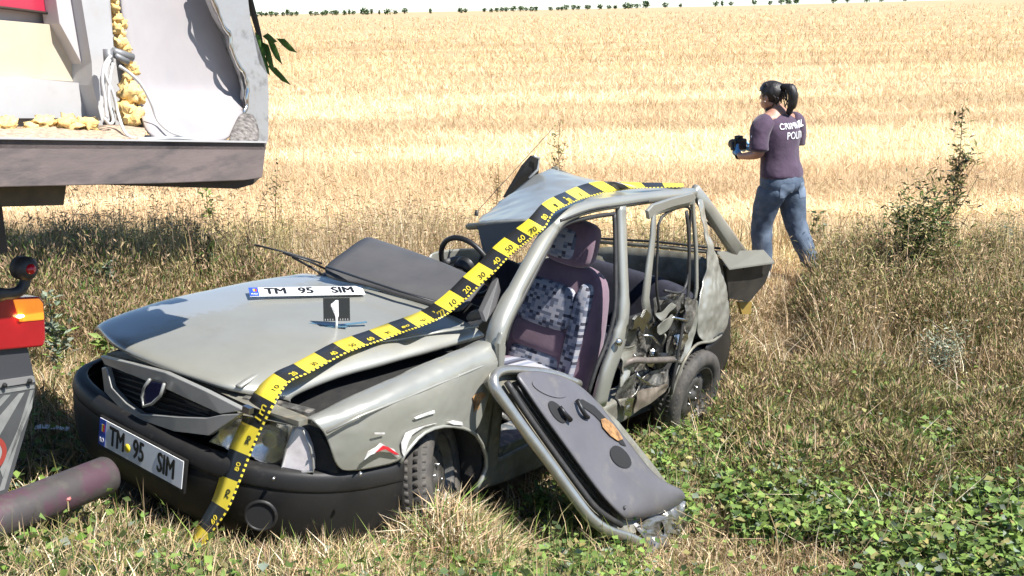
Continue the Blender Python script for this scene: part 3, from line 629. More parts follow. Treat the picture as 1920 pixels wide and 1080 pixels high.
prism('tail_lamp_piece', yy([(1385, 566), (1410, 566), (1408, 588), (1392, 590)], .50), (0, -.02, 0), mat('ochre plastic', (.30, .20, .05), .5), tg)
tube('gas_strut', [cy(1322, 414, .50), cy(1352, 440, .50), cy(1384, 466, .50)], [.006, .010, .010], PLATEK, tg, 8)
tube('tailgate_window_edge', [cy(1350, 474, .50), cx(1230, 462, -.72), cx(1100, 452, -.76)], [(.014, .022)] * 3, PAINTD, tg, 8)
tube('tailgate_window_seal', [cy(1350, 466, .50), cx(1230, 453, -.72), cx(1100, 446, -.76)], .009, RUBBER, tg, 6)
grid('rear_sill_panel', [[cx(1100, 458, -.74), cx(1180, 464, -.70), cx(1260, 470, -.66), cx(1340, 478, -.6)], [cx(1100, 520, -.74), cx(1180, 530, -.70), cx(1260, 535, -.66), cx(1340, 545, -.6)]], PAINTD, tg, 2, .01)
tube('far_roof_pillar', [rw[5][0], cy(1075, 400, -.5), cy(1090, 452, -.5)], .03, PAINTD, car, 8)
# ------------------------------------------------------------------ loose number plate, numbered marker, scale tape, torn-off door
C4 = [Vector(c2w(cpl(*q, HN, HC + .052))) for q in ((464, 541), (690, 536), (686, 551), (456, 554))]
lp = empty('number_plate', (C4[0] + C4[1] + C4[2] + C4[3]) / 4); tag(lp, 'loose white number plate reading TM 95 SIM lying flat on the bonnet', 'number plate')
Mi = Matrix.Translation(-lp.location)
ctr = Vector((0, 0, 0)); ex = (C4[1] + C4[2] - C4[0] - C4[3]) / 2; ey = (C4[0] + C4[1] - C4[2] - C4[3]) / 2
pl = plate(lp, ctr, ex, ey, frame=False, yellow=False, w=.52, h=.112)
hn = Vector(CARR @ np.array(HN)).normalized()

# marker
mb = Vector(c2w(cpl(632, 612, HN, HC + .042))); mk = empty('evidence_marker', mb); tag(mk, 'small black marker card with white number 1 on a clear stand, on the bonnet', 'marker')
mn = Vector((.12, -.97, .18)).normalized(); mr = Vector((1, .12, -.03)).normalized(); mu = mn.cross(mr) * -1
mu = mr.cross(mn).normalized() * -1 if mr.cross(mn).z < 0 else mr.cross(mn).normalized()
CARDM = Matrix.Translation((.004, -.012, .078)) @ basis((0, 0, 0), mr, mu)
def quad(M, x0, x1, y0, y1, z=0): return [M @ Vector(q) for q in ((x0, y0, z), (x1, y0, z), (x1, y1, z), (x0, y1, z))]
cd = prism('card', quad(CARDM, -.056, .056, -.049, .049), CARDM.to_3x3() @ Vector((0, 0, -.003)), mat('black card', (.016, .016, .014), .45), mk)
prism('card_number', [CARDM @ Vector((x * .001, y * .001, .0016)) for x, y in [(-5, -30), (8, -30), (8, 40), (-3, 40), (-8, 30), (-23, 24), (-23, 14), (-5, 18)]], CARDM.to_3x3() @ Vector((0, 0, -.001)), mat('white print', (.8, .8, .8), .5), cd)
for k in range(10):
    if k in (4, 5): continue
    prism('scale_tick', quad(CARDM, -.050 + .0105 * k, -.0465 + .0105 * k, -.047, -.039, .0012), CARDM.to_3x3() @ Vector((0, 0, -.001)), mat('grey tick', (.3, .3, .28), .5) if k == 0 else bpy.data.materials['grey tick'], cd)
tube('post', [(0, -.02, -.004), (.004, -.016, .05)], .0055, bpy.data.materials['white print'], mk, 8)
for s in (-1, 1):
    a = Vector((0, 0, .003))
    st = prism('stand_leg', [a + mr * (s * .004) + Vector((0, -.012, 0)), a + mr * (s * .125) + Vector((0, .02, .004)), a + mr * (s * .122) + Vector((0, .036, .004)), a + mr * (s * .004) + Vector((0, .012, 0))], (0, 0, .004), BLUEGLASS, mk)
prism('stand_foot', [Vector((-.05, -.018, .0)), Vector((.045, -.022, .0)), Vector((.035, .012, .0)), Vector((-.055, .012, .0))], hn * .004, BLUEGLASS, mk)

# scale tape: each cross-line is a ten-centimetre boundary
BL = []            # (upper px, lower px, kind)
gend = Vector(w2c(hit(352, 1040, (0, 0, 1), .40)))
P2 = Vector(cpl(505, 708, HN, HC + .03)) + Vector((.07, .02, 0)); P0 = Vector(cpl(814, 568, HN, HC + .15)); P1 = Vector(cy(1016, 393, .72))
def plane3(a, b, d):
    n = (b - a).cross(Vector(d)).normalized(); return np.array(n), float(n.dot(a))
nF, cF = plane3(P2, gend, (.15, 1, .1)); nA, cA = plane3(P0, P1, (-.2, 1, -.25))
for u, l in [((345, 1030), (372, 1046)), ((372, 983), (395, 1004)), ((397, 939), (427, 958)), ((413, 891), (450, 905)), ((430, 840), (469, 856)), ((453, 789), (490, 807)), ((476, 736), (516, 757))]: BL.append((u, l, 'F'))
for u in [(513, 700), (550, 682), (589, 661), (624, 643), (659, 630), (692, 619), (727, 606), (756, 596), (789, 583)]: BL.append((u, (u[0] + 29, u[1] + 18), 'H'))
for u in [(814, 568), (843, 544), (868, 519), (898, 492), (923, 465), (946, 445), (968, 428), (991, 410)]: BL.append((u, (u[0] + 31, u[1] + 18), 'A'))
RT = [((1014, 392), (1037, 409)), ((1036, 378), (1060, 395)), ((1058, 368), (1084, 384)), ((1080, 358), (1108, 376)), ((1102, 351), (1136, 369)), ((1128, 347.5), (1160, 365)), ((1162, 349), (1182, 362)), ((1200, 350), (1210, 360)), ((1240, 350), (1245, 359)), ((1280, 351), (1280, 358))]
ry = [.66, .60, .52, .38, .34, .34, .40, .46, .50, .54]
def tp3(px, k, idx, low):
    if k == 'H' and px[0] > 780: return Vector(c2w(cpl(*px, HN, HC + .10)))
    if k == 'H' and px[0] > 750: return Vector(c2w(cpl(*px, HN, HC + .07)))
    if k == 'F': p = cpl(*px, nF, cF)
    elif k == 'H': p = cpl(*px, HN, HC + (.052 if not low else .046))
    elif k == 'A': p = cpl(*px, nA, cA)
    else:
        y = ry[idx] + (.05 if low else 0); p = cy(*px, y) + np.array([0, 0, .022])
    return Vector(c2w(p))
EDG = [(tp3(u, k, 0, 0), tp3(l, k, 0, 1)) for u, l, k in BL] + [(tp3(u, 'R', i, 0), tp3(l, 'R', i, 1)) for i, (u, l) in enumerate(RT)]
tape = empty('scale_tape', EDG[0][0]); tag(tape, 'yellow and black scale tape draped over roof and bonnet down to the grass', 'tape')
TY = mat('yellow tape print', (.83, .66, .05), .42, c2=(.80, .62, .045), sc=6); TK = mat('black tape print', (.022, .022, .022), .38)
org = EDG[0][0]
up_s = smoothpath([e[0] - org for e in EDG], 10); lo_s = smoothpath([e[1] - org for e in EDG], 10)
bm = bmesh.new(); cols = [0, .10, .19, .55, 1.]
rowsv = []
for i, (a, b) in enumerate(zip(up_s, lo_s)):
    a, b = Vector(a), Vector(b); rowsv.append([bm.verts.new(b.lerp(a, c)) for c in cols])
for i in range(len(rowsv) - 1):
    sg = i // 10; 
    for j in range(4):
        f = bm.faces.new((rowsv[i][j], rowsv[i + 1][j], rowsv[i + 1][j + 1], rowsv[i][j + 1])); f.smooth = True
        base = sg % 2                       # 0 yellow, 1 black
        f.material_index = base
        if j == 0: f.material_index = i % 2
band = frombm('band', bm, [TY, TK], tape, True); mod(band, 'SOLIDIFY', thickness=.0015, offset=0)
lab = ['50', '60', '70', '80', '90', '1m', '10', '20', '30', '40', '50', '60', '70', '80', '90', '2m', '10', '20', '30', '40', '50', '60', '70', '80', '90', '3m', '10']
for s in range(len(EDG) - 1):
    if s >= len(lab): break
    i = s * 10 + 5; a = Vector(up_s[i]); b = Vector(lo_s[i]); t = (Vector(up_s[i + 2]) - Vector(up_s[i - 2])).normalized()
    w = (a - b); c = b + w * .33; n = w.cross(t)
    if n.dot(Vector(CAMO) - (c + org)) < 0: n = -n
    n.normalize(); big = lab[s].endswith('m')
    Mx = basis(c + n * .0025, t, n.cross(t)); text('tape_number', lab[s], TK if s % 2 == 0 else TY, tape, Mx, .036 if not big else .06, 1.0)

# torn-off front door, leaning from the hinge post down to the grass
dA = c2w(cy(945, 700, .87)); dB = hit(1215, 1030, (0, 0, 1), .0); dC = hit(1285, 938, (0, 0, 1), .04)
dn = np.cross(dB - dA, dC - dA); dn /= np.linalg.norm(dn); dn = dn if dn @ (CAMO - dA) > 0 else -dn
dc = float(dn @ dA)
door = empty('car_door', dB); tag(door, 'torn off grey car door, padded inner side up, propped between car and grass', 'car door')
dorg = np.array(dB)
def dp(x, y, o=0.): return Vector(hit(x, y, dn, dc + o) - dorg)
dnv = Vector(dn)
prism('door_skin', [dp(*q, -.03) for q in [(922, 712), (930, 697), (975, 692), (1040, 700), (1090, 725), (1160, 790), (1225, 870), (1270, 930), (1255, 965), (1190, 1000), (1150, 1000), (1110, 965), (1020, 835), (940, 735)]], dnv * -.05, PAINTD, door, .01)
edge = [(1085, 720), (1040, 702), (985, 695), (945, 694), (927, 704), (927, 724), (945, 752), (985, 808), (1030, 868), (1075, 930), (1108, 972), (1140, 995), (1180, 1008), (1200, 1018)]
tube('door_rim', smoothpath([dp(*q, .0) for q in edge]), [(.020, .024)] * ((len(edge) - 1) * 4 + 1), mat('polished door rim', (.44, .43, .39), .28, .75, c2=(.36, .34, .30), sc=12), door, 10)
edge2 = [(950, 716), (985, 772), (1030, 836), (1080, 905), (1120, 955), (1165, 985)]
tube('door_gutter', smoothpath([dp(*q, .0) for q in edge2]), .014, RUBBER, door, 8)
edge3 = [(975, 722), (1010, 772), (1055, 832), (1110, 905), (1165, 965)]
for k in range(3): tube('panel_edge_rib', smoothpath([dp(x - 12 + 7 * k, y + 6 - 4 * k, .002 + .010 * k) for x, y in edge3]), .0045, PLATEK, door, 6)
TG = [[(962, 700), (1000, 694), (1050, 704), (1085, 722)], [(978, 718), (1030, 716), (1082, 730), (1118, 752)], [(1005, 760), (1060, 765), (1115, 780), (1158, 805)], [(1045, 815), (1100, 820), (1155, 835), (1200, 860)], [(1085, 870), (1140, 878), (1190, 885), (1238, 905)],
      [(1130, 932), (1175, 930), (1225, 930), (1275, 915)], [(1166, 968), (1200, 962), (1245, 950), (1284, 928)], [(1172, 974), (1203, 972), (1250, 958), (1283, 938)]]
to = [[.02, .02, .02, .015], [.035, .04, .045, .02], [.045, .05, .062, .03], [.045, .042, .078, .04], [.045, .04, .082, .042], [.048, .045, .070, .05], [.045, .05, .04, .045], [.0, .0, .0, .0]]
trim = grid('trim_panel', [[dp(*q, to[i][j]) for j, q in enumerate(r)] for i, r in enumerate(TG)], TRIM, door, 3, .01)
def ell(cxp, cyp, a, b, ang, n=20):
    ca, sa = math.cos(ang), math.sin(ang)
    return [(cxp + a * math.cos(t) * ca - b * math.sin(t) * sa, cyp + a * math.cos(t) * sa + b * math.sin(t) * ca) for t in np.linspace(0, 2 * math.pi, n, endpoint=False)]
def recess(name, e, off, mt, rim=None, par=None):
    c = np.mean(np.array(e), 0); n = len(e); off = .078; V = [dp(*c, off)]; F = []
    for k, s in enumerate((.2, .4, .6, .8, 1.)):
        V += [dp(*(c + (np.array(q) - c) * s), off) for q in e]
        b = 1 + k * n
        F += [(0, b + i, b + (i + 1) % n) if k == 0 else (b - n + i, b + i, b + (i + 1) % n, b - n + (i + 1) % n) for i in range(n)]
    o = mesh(name, V, F, mt, par or trim, True); mod(o, 'SHRINKWRAP', target=trim, wrap_method='NEAREST_SURFACEPOINT', wrap_mode='ABOVE_SURFACE', offset=.0045 if not name == 'torn_padding' else .009)
    pass
    return o
recess('inner_handle', ell(1053, 769, 25, 10, .95), .068, RIMD, .004)
tube('handle_lever', [dp(1050, 762, .07), dp(1058, 774, .075), dp(1070, 788, .068)], [.008, .010, .012], PLATEK, trim, 8)
recess('pull_recess', [(1084, 748), (1100, 744), (1125, 756), (1150, 782), (1172, 812), (1180, 834), (1168, 832), (1150, 810), (1120, 776)], .074, RIMD)
tube('pull_handle', smoothpath([dp(1083, 750, .072), dp(1090, 765, .082), (dp(1097, 777, .078)), dp(1103, 783, .07)]), .010, PLATEK, trim, 8)
recess('torn_padding', [(1130, 784), (1142, 780), (1156, 788), (1168, 804), (1174, 820), (1160, 826), (1145, 816), (1132, 800)], .080, FOAM)
recess('speaker_hole', ell(1166, 856, 25, 14, .9), .066, RIMD)
recess('speaker_grille', ell(1040, 722, 34, 15, .45, 24), .047, TRIM, .0022)
lathe('trim_stud', [(.0, .006), (.01, .004), (.011, 0)], GREYP, trim, 12, 'z', basis(dp(1172, 951, .055), (1, 0, 0), (0, 1, 0)))
for i, (pts, sd) in enumerate((([(1190, 985), (1225, 965), (1278, 965), (1280, 1005)], 31), ([(1190, 985), (1235, 990), (1282, 1010), (1215, 1035)], 35), ([(1235, 960), (1282, 940), (1288, 990), (1245, 1000)], 38), ([(1205, 1005), (1240, 1000), (1262, 1020), (1215, 1042)], 39))):
    A = [np.array(dp(*q, -.02 + .02 * (j % 2))) for j, q in enumerate(pts)]; a, b, c, d = A
    Rw = [[a * (1 - u) * (1 - v) + b * u * (1 - v) + c * u * v + d * (1 - u) * v for u in np.linspace(0, 1, 7)] for v in np.linspace(0, 1, 7)]
    grid('crumpled_corner', Rw, mat('crumpled foil metal', (.40, .39, .36), .3, .8, c2=(.22, .20, .16), sc=25) if i == 0 else bpy.data.materials['crumpled foil metal'], door, 1, .003, .035, 22, sd, smooth=False)
# ------------------------------------------------------------------ lorry with torn rear corner
TN = np.array([.864, -.5035, 0]); TN /= np.linalg.norm(TN); TC = float(TN @ np.array([-1.5, 3.3, 0]))
torg = np.array([-2.6, 4.2, 0.]); torg[2] = float(ground_h(torg[0], torg[1]))
lorry = empty('truck', torg); tag(lorry, 'damaged lorry, its white box body torn open showing yellow insulation foam', 'truck')
TNv = Vector(TN); FW = -TNv; UR = Vector((.5035, .864, 0))
def tq(x, y, d=0.): return Vector(hit(x, y, TN, TC - d) - torg)
RAILM = mat('dirty steel sill', (.19, .15, .138), .6, .2, c2=(.145, .118, .11), sc=5, c3=(.08, .072, .075), sc3=4, lo3=.5, hi3=.7, stretch=(1, 1, 4), bump=.1, bsc=40)
GRP = mat('white panel', (.43, .425, .42), .45, 0, c2=(.38, .37, .365), sc=3, c3=(.36, .32, .29), sc3=7, lo3=.54, hi3=.78)
CREAM = mat('cream panel', (.52, .445, .33), .6, 0, c2=(.47, .39, .275), sc=6)
PINKW = mat('pinkish laminate', (.37, .345, .34), .35, 0, c2=(.33, .30, .298), sc=3, c3=(.30, .29, .29), sc3=4, lo3=.55, hi3=.75)
ALU = mat('torn aluminium skin', (.42, .415, .41), .42, .5, c2=(.40, .39, .385), sc=7, c3=(.26, .25, .24), sc3=14, lo3=.55, hi3=.7, bump=.3, bsc=16)
REDP = mat('red body paint', (.42, .025, .055), .35, 0, coat=.3)
YFOAM = mat('yellow insulation foam', (.80, .60, .27), .95, 0, c2=(.70, .46, .16), sc=22, bump=.6, bsc=45)
CRUMB = mat('foam crumbs', (.55, .42, .30), .95, 0, c2=(.30, .22, .16), sc=60, bump=.8, bsc=90)
LDARK = mat('dark chassis paint', (.025, .02, .016), .7, 0, c2=(.05, .035, .025), sc=9)
CABLE = mat('white cable', (.55, .55, .54), .4)
prism('rear_sill', [tq(*q) for q in [(-220, 254), (500, 265), (492, 333), (460, 338), (300, 344), (-220, 356)]], FW * .10, RAILM, lorry, .006)
prism('sill_lip', [tq(*q, -.012) for q in [(-220, 254), (500, 265), (500, 268), (-220, 258)]], FW * .10, GRP, lorry)
prism('underrun_flange', [tq(*q, .06) for q in [(180, 346), (492, 330), (474, 346), (445, 354), (300, 350)]], FW * .25, LDARK, lorry, .006)
prism('chassis_bracket', [tq(*q, .12) for q in [(-220, 340), (127, 340), (121, 385), (-220, 394)]], FW * .25, mat('brown bracket', (.09, .065, .035), .7, 0, c2=(.05, .035, .02), sc=10), lorry, .006)
prism('body_floor', [tq(-220, 256, .0), tq(498, 266, .0), tq(498, 266, .0) + FW * 1.6, tq(-220, 256, .0) + FW * 1.6], (0, 0, -.03), RAILM, lorry)
prism('rear_wall', [tq(*q, .36) for q in [(-220, -90), (440, -90), (430, 240), (-220, 236)]], FW * .04, GRP, lorry)
prism('cream_panel', [tq(*q, .30) for q in [(-220, 18), (108, 47), (172, 156), (-220, 128)]], FW * .05, CREAM, lorry, .004)
prism('red_panel', [tq(*q, .31) for q in [(-220, -90), (86, -90), (107, 25), (-220, -16)]], FW * .05, REDP, lorry, .003)
tube('panel_trim', [tq(-220, -13, .305), tq(107, 27, .305)], .005, LDARK, lorry, 6)
prism('lower_skirt', [tq(*q, .27) for q in [(-220, 130), (60, 147), (178, 160), (200, 158), (204, 222), (-220, 222)]], FW * .09, GRP, lorry, .004)
prism('post_face', [tq(*q, .25) for q in [(92, -90), (143, -90), (176, 116), (172, 154), (112, 44)]], FW * .08, mat('grey pink post', (.50, .46, .455), .5, 0, c2=(.44, .41, .40), sc=5), lorry, .003)
prism('corner_post', [tq(*q, .20) for q in [(138, -90), (200, -90), (206, 40), (213, 88), (196, 150), (206, 226), (190, 226), (174, 160), (172, 116)]], FW * .14, GRP, lorry, .004)
# side wall: upper part upright, the foot bent outwards
SWG = [[(222, -80, .32), (270, -80, .34), (330, -80, .34), (396, -80, .30)], [(228, 20, .30), (280, 20, .33), (340, 20, .33), (408, 20, .28)], [(238, 90, .29), (295, 90, .32), (360, 90, .32), (444, 90, .27)], [(250, 150, .29), (310, 150, .31), (380, 150, .31), (464, 150, .26)],
       [(258, 186, .28), (320, 184, .30), (390, 184, .30), (466, 188, .25)], [(268, 225, .18), (320, 225, .17), (390, 225, .16), (450, 226, .15)], [(275, 258, .03), (330, 261, .02), (390, 263, .02), (434, 264, .02)]]
grid('inner_wall', [[tq(*p) for p in r] for r in SWG], PINKW, lorry, 2, .01, .012, 4)
jag = [(384, -80), (396, 0), (408, 30), (420, 52), (431, 66), (436, 90), (448, 120), (456, 140), (462, 165), (461, 186), (466, 196), (458, 214), (462, 226)]
skin = prism('outer_skin', [tq(*q, .20) for q in jag + [(474, 262), (498, 275), (503, 262), (504, 180), (502, 140), (486, 118), (480, 84), (470, 40), (456, -80)]], FW * .03, ALU, lorry, .004)
random.seed(5)
lip = [(x + random.uniform(-3, 3), y + random.uniform(-3, 3)) for x, y in [(384 + (396 - 384) * k / 4, -80 + 20 * k) for k in range(4)] + jag[1:]]
tube('torn_lip', smoothpath([tq(x, y, .19) for x, y in lip], 3), [(.006 + .006 * random.random(), .007 + .004 * random.random()) for _ in range((len(lip) - 1) * 3 + 1)], CHROME, lorry, 6)
def lump(name, C, r, mt, parent, seed, sq=(1, 1, 1), amp=.35, fr=2.2, lev=3):
    bm = bmesh.new(); bmesh.ops.create_icosphere(bm, subdivisions=lev, radius=1)
    for v in bm.verts:
        d = 1 + amp * mnoise.fractal(v.co * fr + Vector((seed * 7.3, seed, 0)), 1, 2, 3); v.co = Vector((v.co.x * sq[0], v.co.y * sq[1], v.co.z * sq[2])) * (d * r) + Vector(C)
    return frombm(name, bm, mt, parent, True)
for k, (x, y, r) in enumerate([(206, -6, 14), (213, 14, 13), (218, 34, 12), (216, 52, 12), (226, 62, 11), (224, 78, 13), (234, 90, 12), (238, 110, 12), (246, 128, 13), (240, 143, 10), (244, 172, 22), (262, 180, 14), (241, 214, 25), (212, 8, 9), (230, 44, 9)]):
    lump('foam_lump', tq(x, y, .22), r / 560, YFOAM, lorry, k, (.9, .9, 1), .75, 2.6)
for k, (x, y, r, sx) in enumerate([(85, 229, 15, 1.7), (125, 232, 18, 1.9), (165, 234, 17, 1.6), (8, 236, 20, 1.5), (-30, 236, 20, 1.8), (60, 238, 10, 2.0)]):
    lump('foam_lump', tq(x, y, .16), r / 600, YFOAM, lorry, 40 + k, (sx * .7, sx, .9), .75, 2.6)
grid('crumb_bed', [[tq(x, 238 + 6 * math.sin(x * .05), .20) for x in range(-220, 300, 26)], [tq(x, 246 + 3 * math.sin(x * .11), .10) for x in range(-220, 300, 26)], [tq(x, 259, .015) for x in range(-220, 300, 26)]], CRUMB, lorry, 2, .01, .015, 12)
grid('crumb_heap', [[tq(452, 216, .12), tq(466, 214, .12), tq(476, 216, .12)], [tq(440, 240, .08), tq(462, 238, .06), tq(482, 240, .06)], [tq(425, 263, .01), tq(458, 265, .0), tq(492, 266, .0)]], mat('grey crumbs', (.26, .235, .21), .95, 0, c2=(.07, .06, .055), sc=55, bump=.9, bsc=80), lorry, 2, .01, .02, 15)
for pth in ([(208, 104), (196, 122), (192, 150), (197, 185), (200, 222)], [(206, 112), (198, 140), (212, 175), (222, 215), (236, 250), (262, 260), (330, 258), (390, 263)], [(224, 124), (244, 138), (264, 158), (282, 190), (296, 225), (318, 246), (345, 256)], [(212, 118), (206, 150), (204, 190), (212, 225), (205, 232), (196, 222)]):
    tube('cable', smoothpath([tq(x, y, .10 if y < 235 else .02) for x, y in pth], 6), .0055, CABLE, lorry, 6)
KN = mat('grey cable gland', (.20, .20, .20), .5, .3)
tube('cable_gland', [tq(202, 92, .12), tq(204, 122, .12)], .016, KN, lorry, 8); tube('cable_gland', [tq(212, 96, .12), tq(248, 108, .12)], .014, KN, lorry, 8); tube('cable_gland', [tq(216, 104, .11), tq(240, 116, .11)], .010, KN, lorry, 8)
# rear lamp cluster and buffer tube, set in under the sill
LD = .36
lampT = prism('tail_lamp', [tq(*q, LD) for q in [(-160, 566), (76, 556), (84, 566), (87, 636), (82, 650), (-160, 672)]], FW * .07, mat('red tail lens', (.30, .008, .012), .25, 0, coat=.4, c2=(.24, .006, .01), sc=5), lorry, .008, 3)
prism('indicator_lens', [tq(*q, LD - .004) for q in [(26, 562), (75, 560), (81, 568), (83, 600), (38, 604)]], FW * .04, mat('amber lens', (.62, .20, .015), .3, 0, emit=(1, .30, .03), es=.35, c2=(.5, .14, .01), sc=20), lampT, .004)
lump('bulb', tq(38, 593, LD - .008), .009, mat('lit bulb', (1, .7, .3), .4, emit=(1, .62, .2), es=9.), lampT, 1, (1.5, 1.5, .6), .1)
tube('lamp_stalk', smoothpath([tq(-60, 556, LD), tq(0, 552, LD), tq(32, 548, LD), tq(46, 532, LD), tq(48, 512, LD)], 4), [(.026, .02)] * 5 + [(.02, .016)] * 12, RUBBER, lorry, 8)
MB_ = basis(tq(48, 503, LD - .02), UR, (0, 0, 1))
if (MB_.to_3x3() @ Vector((0, 0, 1))).dot(TNv) < 0: MB_ = basis(tq(48, 503, LD - .02), -UR, (0, 0, 1))
lathe('side_marker', [(.0, .028), (.03, .026), (.034, .018), (.041, .012), (.041, -.03), (0, -.035)], RUBBER, lorry, 22, 'z', MB_)
lathe('marker_lens', [(.0, .042), (.012, .039), (.018, .03), (.018, .02)], mat('red marker lens', (.45, .006, .012), .2, 0, coat=.4), lorry, 18, 'z', MB_)
prism('mudguard', [tq(*q, LD + .02) for q in [(-160, 650), (52, 652), (64, 706), (66, 716), (-160, 745)]], FW * .03, mat('grey mudguard', (.035, .036, .04), .6), lorry, .004)
st = prism('board_strip', [tq(*q, LD + .008) for q in [(-160, 738), (64, 705), (67, 716), (-160, 752)]], FW * .02, mat('grey strip', (.17, .165, .16), .5), lorry)
for x, y in ((8, 722), (55, 714)): lathe('bolt', [(.0, .009), (.007, .008), (.009, 0)], RIMD, st, 8, 'z', basis(tq(x, y, LD), UR, (0, 0, 1)))
bd = [(-160, 752), (67, 716), (64, 745), (50, 800), (32, 862), (14, 925), (-160, 980)]
board = prism('striped_board', [tq(*q, LD + .012) for q in bd], FW * .015, mat('dark board', (.06, .062, .062), .6, c2=(.045, .045, .045), sc=8), lorry)
STR = mat('worn white stripe', (.22, .22, .205), .55, c2=(.15, .15, .14), sc=14)
for q in ([(-60, 742), (64, 722), (65, 728), (-60, 749)], [(57, 732), (63, 731), (8, 918), (-2, 922)], [(36, 738), (46, 736), (-20, 850), (-60, 870), (-60, 850)], [(8, 742), (20, 740), (-60, 830), (-60, 802)], [(62, 745), (60, 765), (18, 860), (5, 895), (0, 880)]):
    prism('stripe', [tq(*p, LD + .010) for p in q], FW * .004, STR, board)
DSC = basis(tq(-18, 852, LD + .004), UR, (0, 0, 1)); 
lathe('limit_sign', [(.0, .0), (.044, .0)], mat('dull white disc', (.25, .245, .235), .5), board, 26, 'z', DSC); lathe('limit_sign_ring', [(.044, .0008), (.062, .0008)], mat('dull red ring', (.25, .035, .025), .5), board, 26, 'z', DSC)
TUBEM = mat('worn pink tube', (.065, .056, .054), .6, .2, c2=(.085, .045, .058), sc=9, lo=.47, hi=.6, c3=(.085, .075, .065), sc3=14, lo3=.52, hi3=.66, bump=.2, bsc=30)
t0, t1 = tq(-300, 1090, LD - .03), tq(204, 889, LD - .03); td = (t1 - t0).normalized()
tube('buffer_tube', [t0, t0.lerp(t1, .5), t1 - td * .014, t1 - td * .004, t1 + td * .004], [.072, .072, .072, .068, .058], TUBEM, lorry, 28)
lump('tube_scar', tq(127, 936, LD - .096), .012, mat('pink scar', (.35, .12, .11), .6), lorry, 3, (1, 1, .8), .3)
# out of the picture: chassis beams and wheels that carry it
for s in (.35, 1.55):
    a = tq(0, 356, .2) - UR * (s - .35); prism('chassis_beam', [a, a + FW * 3.2, a + FW * 3.2 + Vector((0, 0, -.2)), a + Vector((0, 0, -.2))], UR * -.08, LDARK, lorry)
lc = Vector(tq(-160, 600, LD)); prism('lamp_bracket', [lc, lc + FW * 1.2, lc + FW * 1.2 + Vector((0, 0, -.6)), lc + Vector((0, 0, -.6))], UR * -.06, LDARK, lorry)
prism('hanger', [lc + FW * .9, lc + FW * 1.2, lc + FW * 1.2 + Vector((0, 0, .6)), lc + FW * .9 + Vector((0, 0, .6))], UR * -.06, LDARK, lorry)
prism('buffer_bracket', [t0 + Vector((0, 0, -.05)), t0 + FW * .9 + Vector((0, 0, -.05)), t0 + FW * .9 + Vector((0, 0, .55)), t0 + Vector((0, 0, .2))], UR * .06, LDARK, lorry)
for k, (off, u) in enumerate(((1.75, -.35), (1.75, -2.1))):
    base = Vector((-1.5, 3.3, 0)) + FW * off + UR * u
    C = Vector((base.x, base.y, float(ground_h(base.x, base.y)) + .5)) - Vector(torg)
    WM = Matrix.Translation(C) @ basis((0, 0, 0), FW, UR)
    tw = lathe('truck_wheel', [(.27, .12), (.30, .15), (.44, .15), (.49, .12), (.50, .0), (.49, -.12), (.44, -.15), (.30, -.15), (.27, -.12)], TYRE, lorry, 36, 'y', WM)
    lathe('hub', [(.0, .10), (.12, .10), (.20, .04), (.28, .12)], RIM, tw, 28, 'y', WM); lathe('hub', [(.0, -.10), (.28, -.12)], RIM, tw, 28, 'y', WM)
    tube('axle_post', [C, Vector((C.x, C.y, tq(0, 380, .2).z + .1))], .06, LDARK, lorry, 8)
# ------------------------------------------------------------------ walking woman seen from behind, holding a camera
PG = hit(1455, 522, (0, 0, 1), 0.); PG[2] = float(ground_h(PG[0], PG[1]))
pf = Vector((-.60, .80, 0)).normalized(); pl_ = Vector((-pf.y, pf.x, 0))
woman = empty('person', PG); woman.scale = (1.09, 1.09, 1.02); tag(woman, 'person in dark plum T-shirt and blue jeans walking with a camera in hand', 'person')
def pp(f, l, u): return pf * f + pl_ * l + Vector((0, 0, u))
SKIN = mat('skin', (.42, .22, .15), .5, 0, c2=(.37, .18, .12), sc=20)
SHIRT = mat('plum T-shirt', (.066, .036, .068), .85, 0, c2=(.046, .025, .048), sc=9, sheen=.2, bump=.7, bsc=17)
JEANS = mat('blue jeans', (.10, .135, .185), .85, 0, c2=(.05, .072, .11), sc=6, c3=(.16, .195, .245), sc3=5, lo3=.52, hi3=.75, bump=.6, bsc=20)
HAIR = mat('dark hair', (.010, .008, .008), .5, 0, c2=(.022, .016, .014), sc=30, stretch=(1, 1, .25), bump=.5, bsc=60)
SHOE = mat('white shoe', (.62, .60, .58), .6, 0, c2=(.45, .43, .41), sc=14)
GLOVE = mat('blue glove', (.16, .38, .60), .4, 0, c2=(.12, .30, .52), sc=14)
CAMB = mat('black camera body', (.012, .012, .012), .4)
TEXTW = mat('white shirt print', (.80, .80, .80), .7)
def skinmesh(name, V, E_, rad, mt, parent, root=0, sub=2):
    me = bpy.data.meshes.new(name); me.from_pydata([tuple(v) for v in V], E_, []); o = link(name, me, mt, parent)
    mod(o, 'SKIN', use_smooth_shade=True); me.skin_vertices[0].data[root].use_root = True
    for i, r in enumerate(rad): me.skin_vertices[0].data[i].radius = r if isinstance(r, tuple) else (r, r)
    mod(o, 'SUBSURF', levels=sub, render_levels=sub); return o
def chain(spec, links, **k):
    names = list(spec); V = [pp(*spec[n][0]) for n in names]; R = [spec[n][1] for n in names]
    E_ = [(names.index(a), names.index(b)) for l in links for a, b in zip(l, l[1:])]
    return V, E_, R
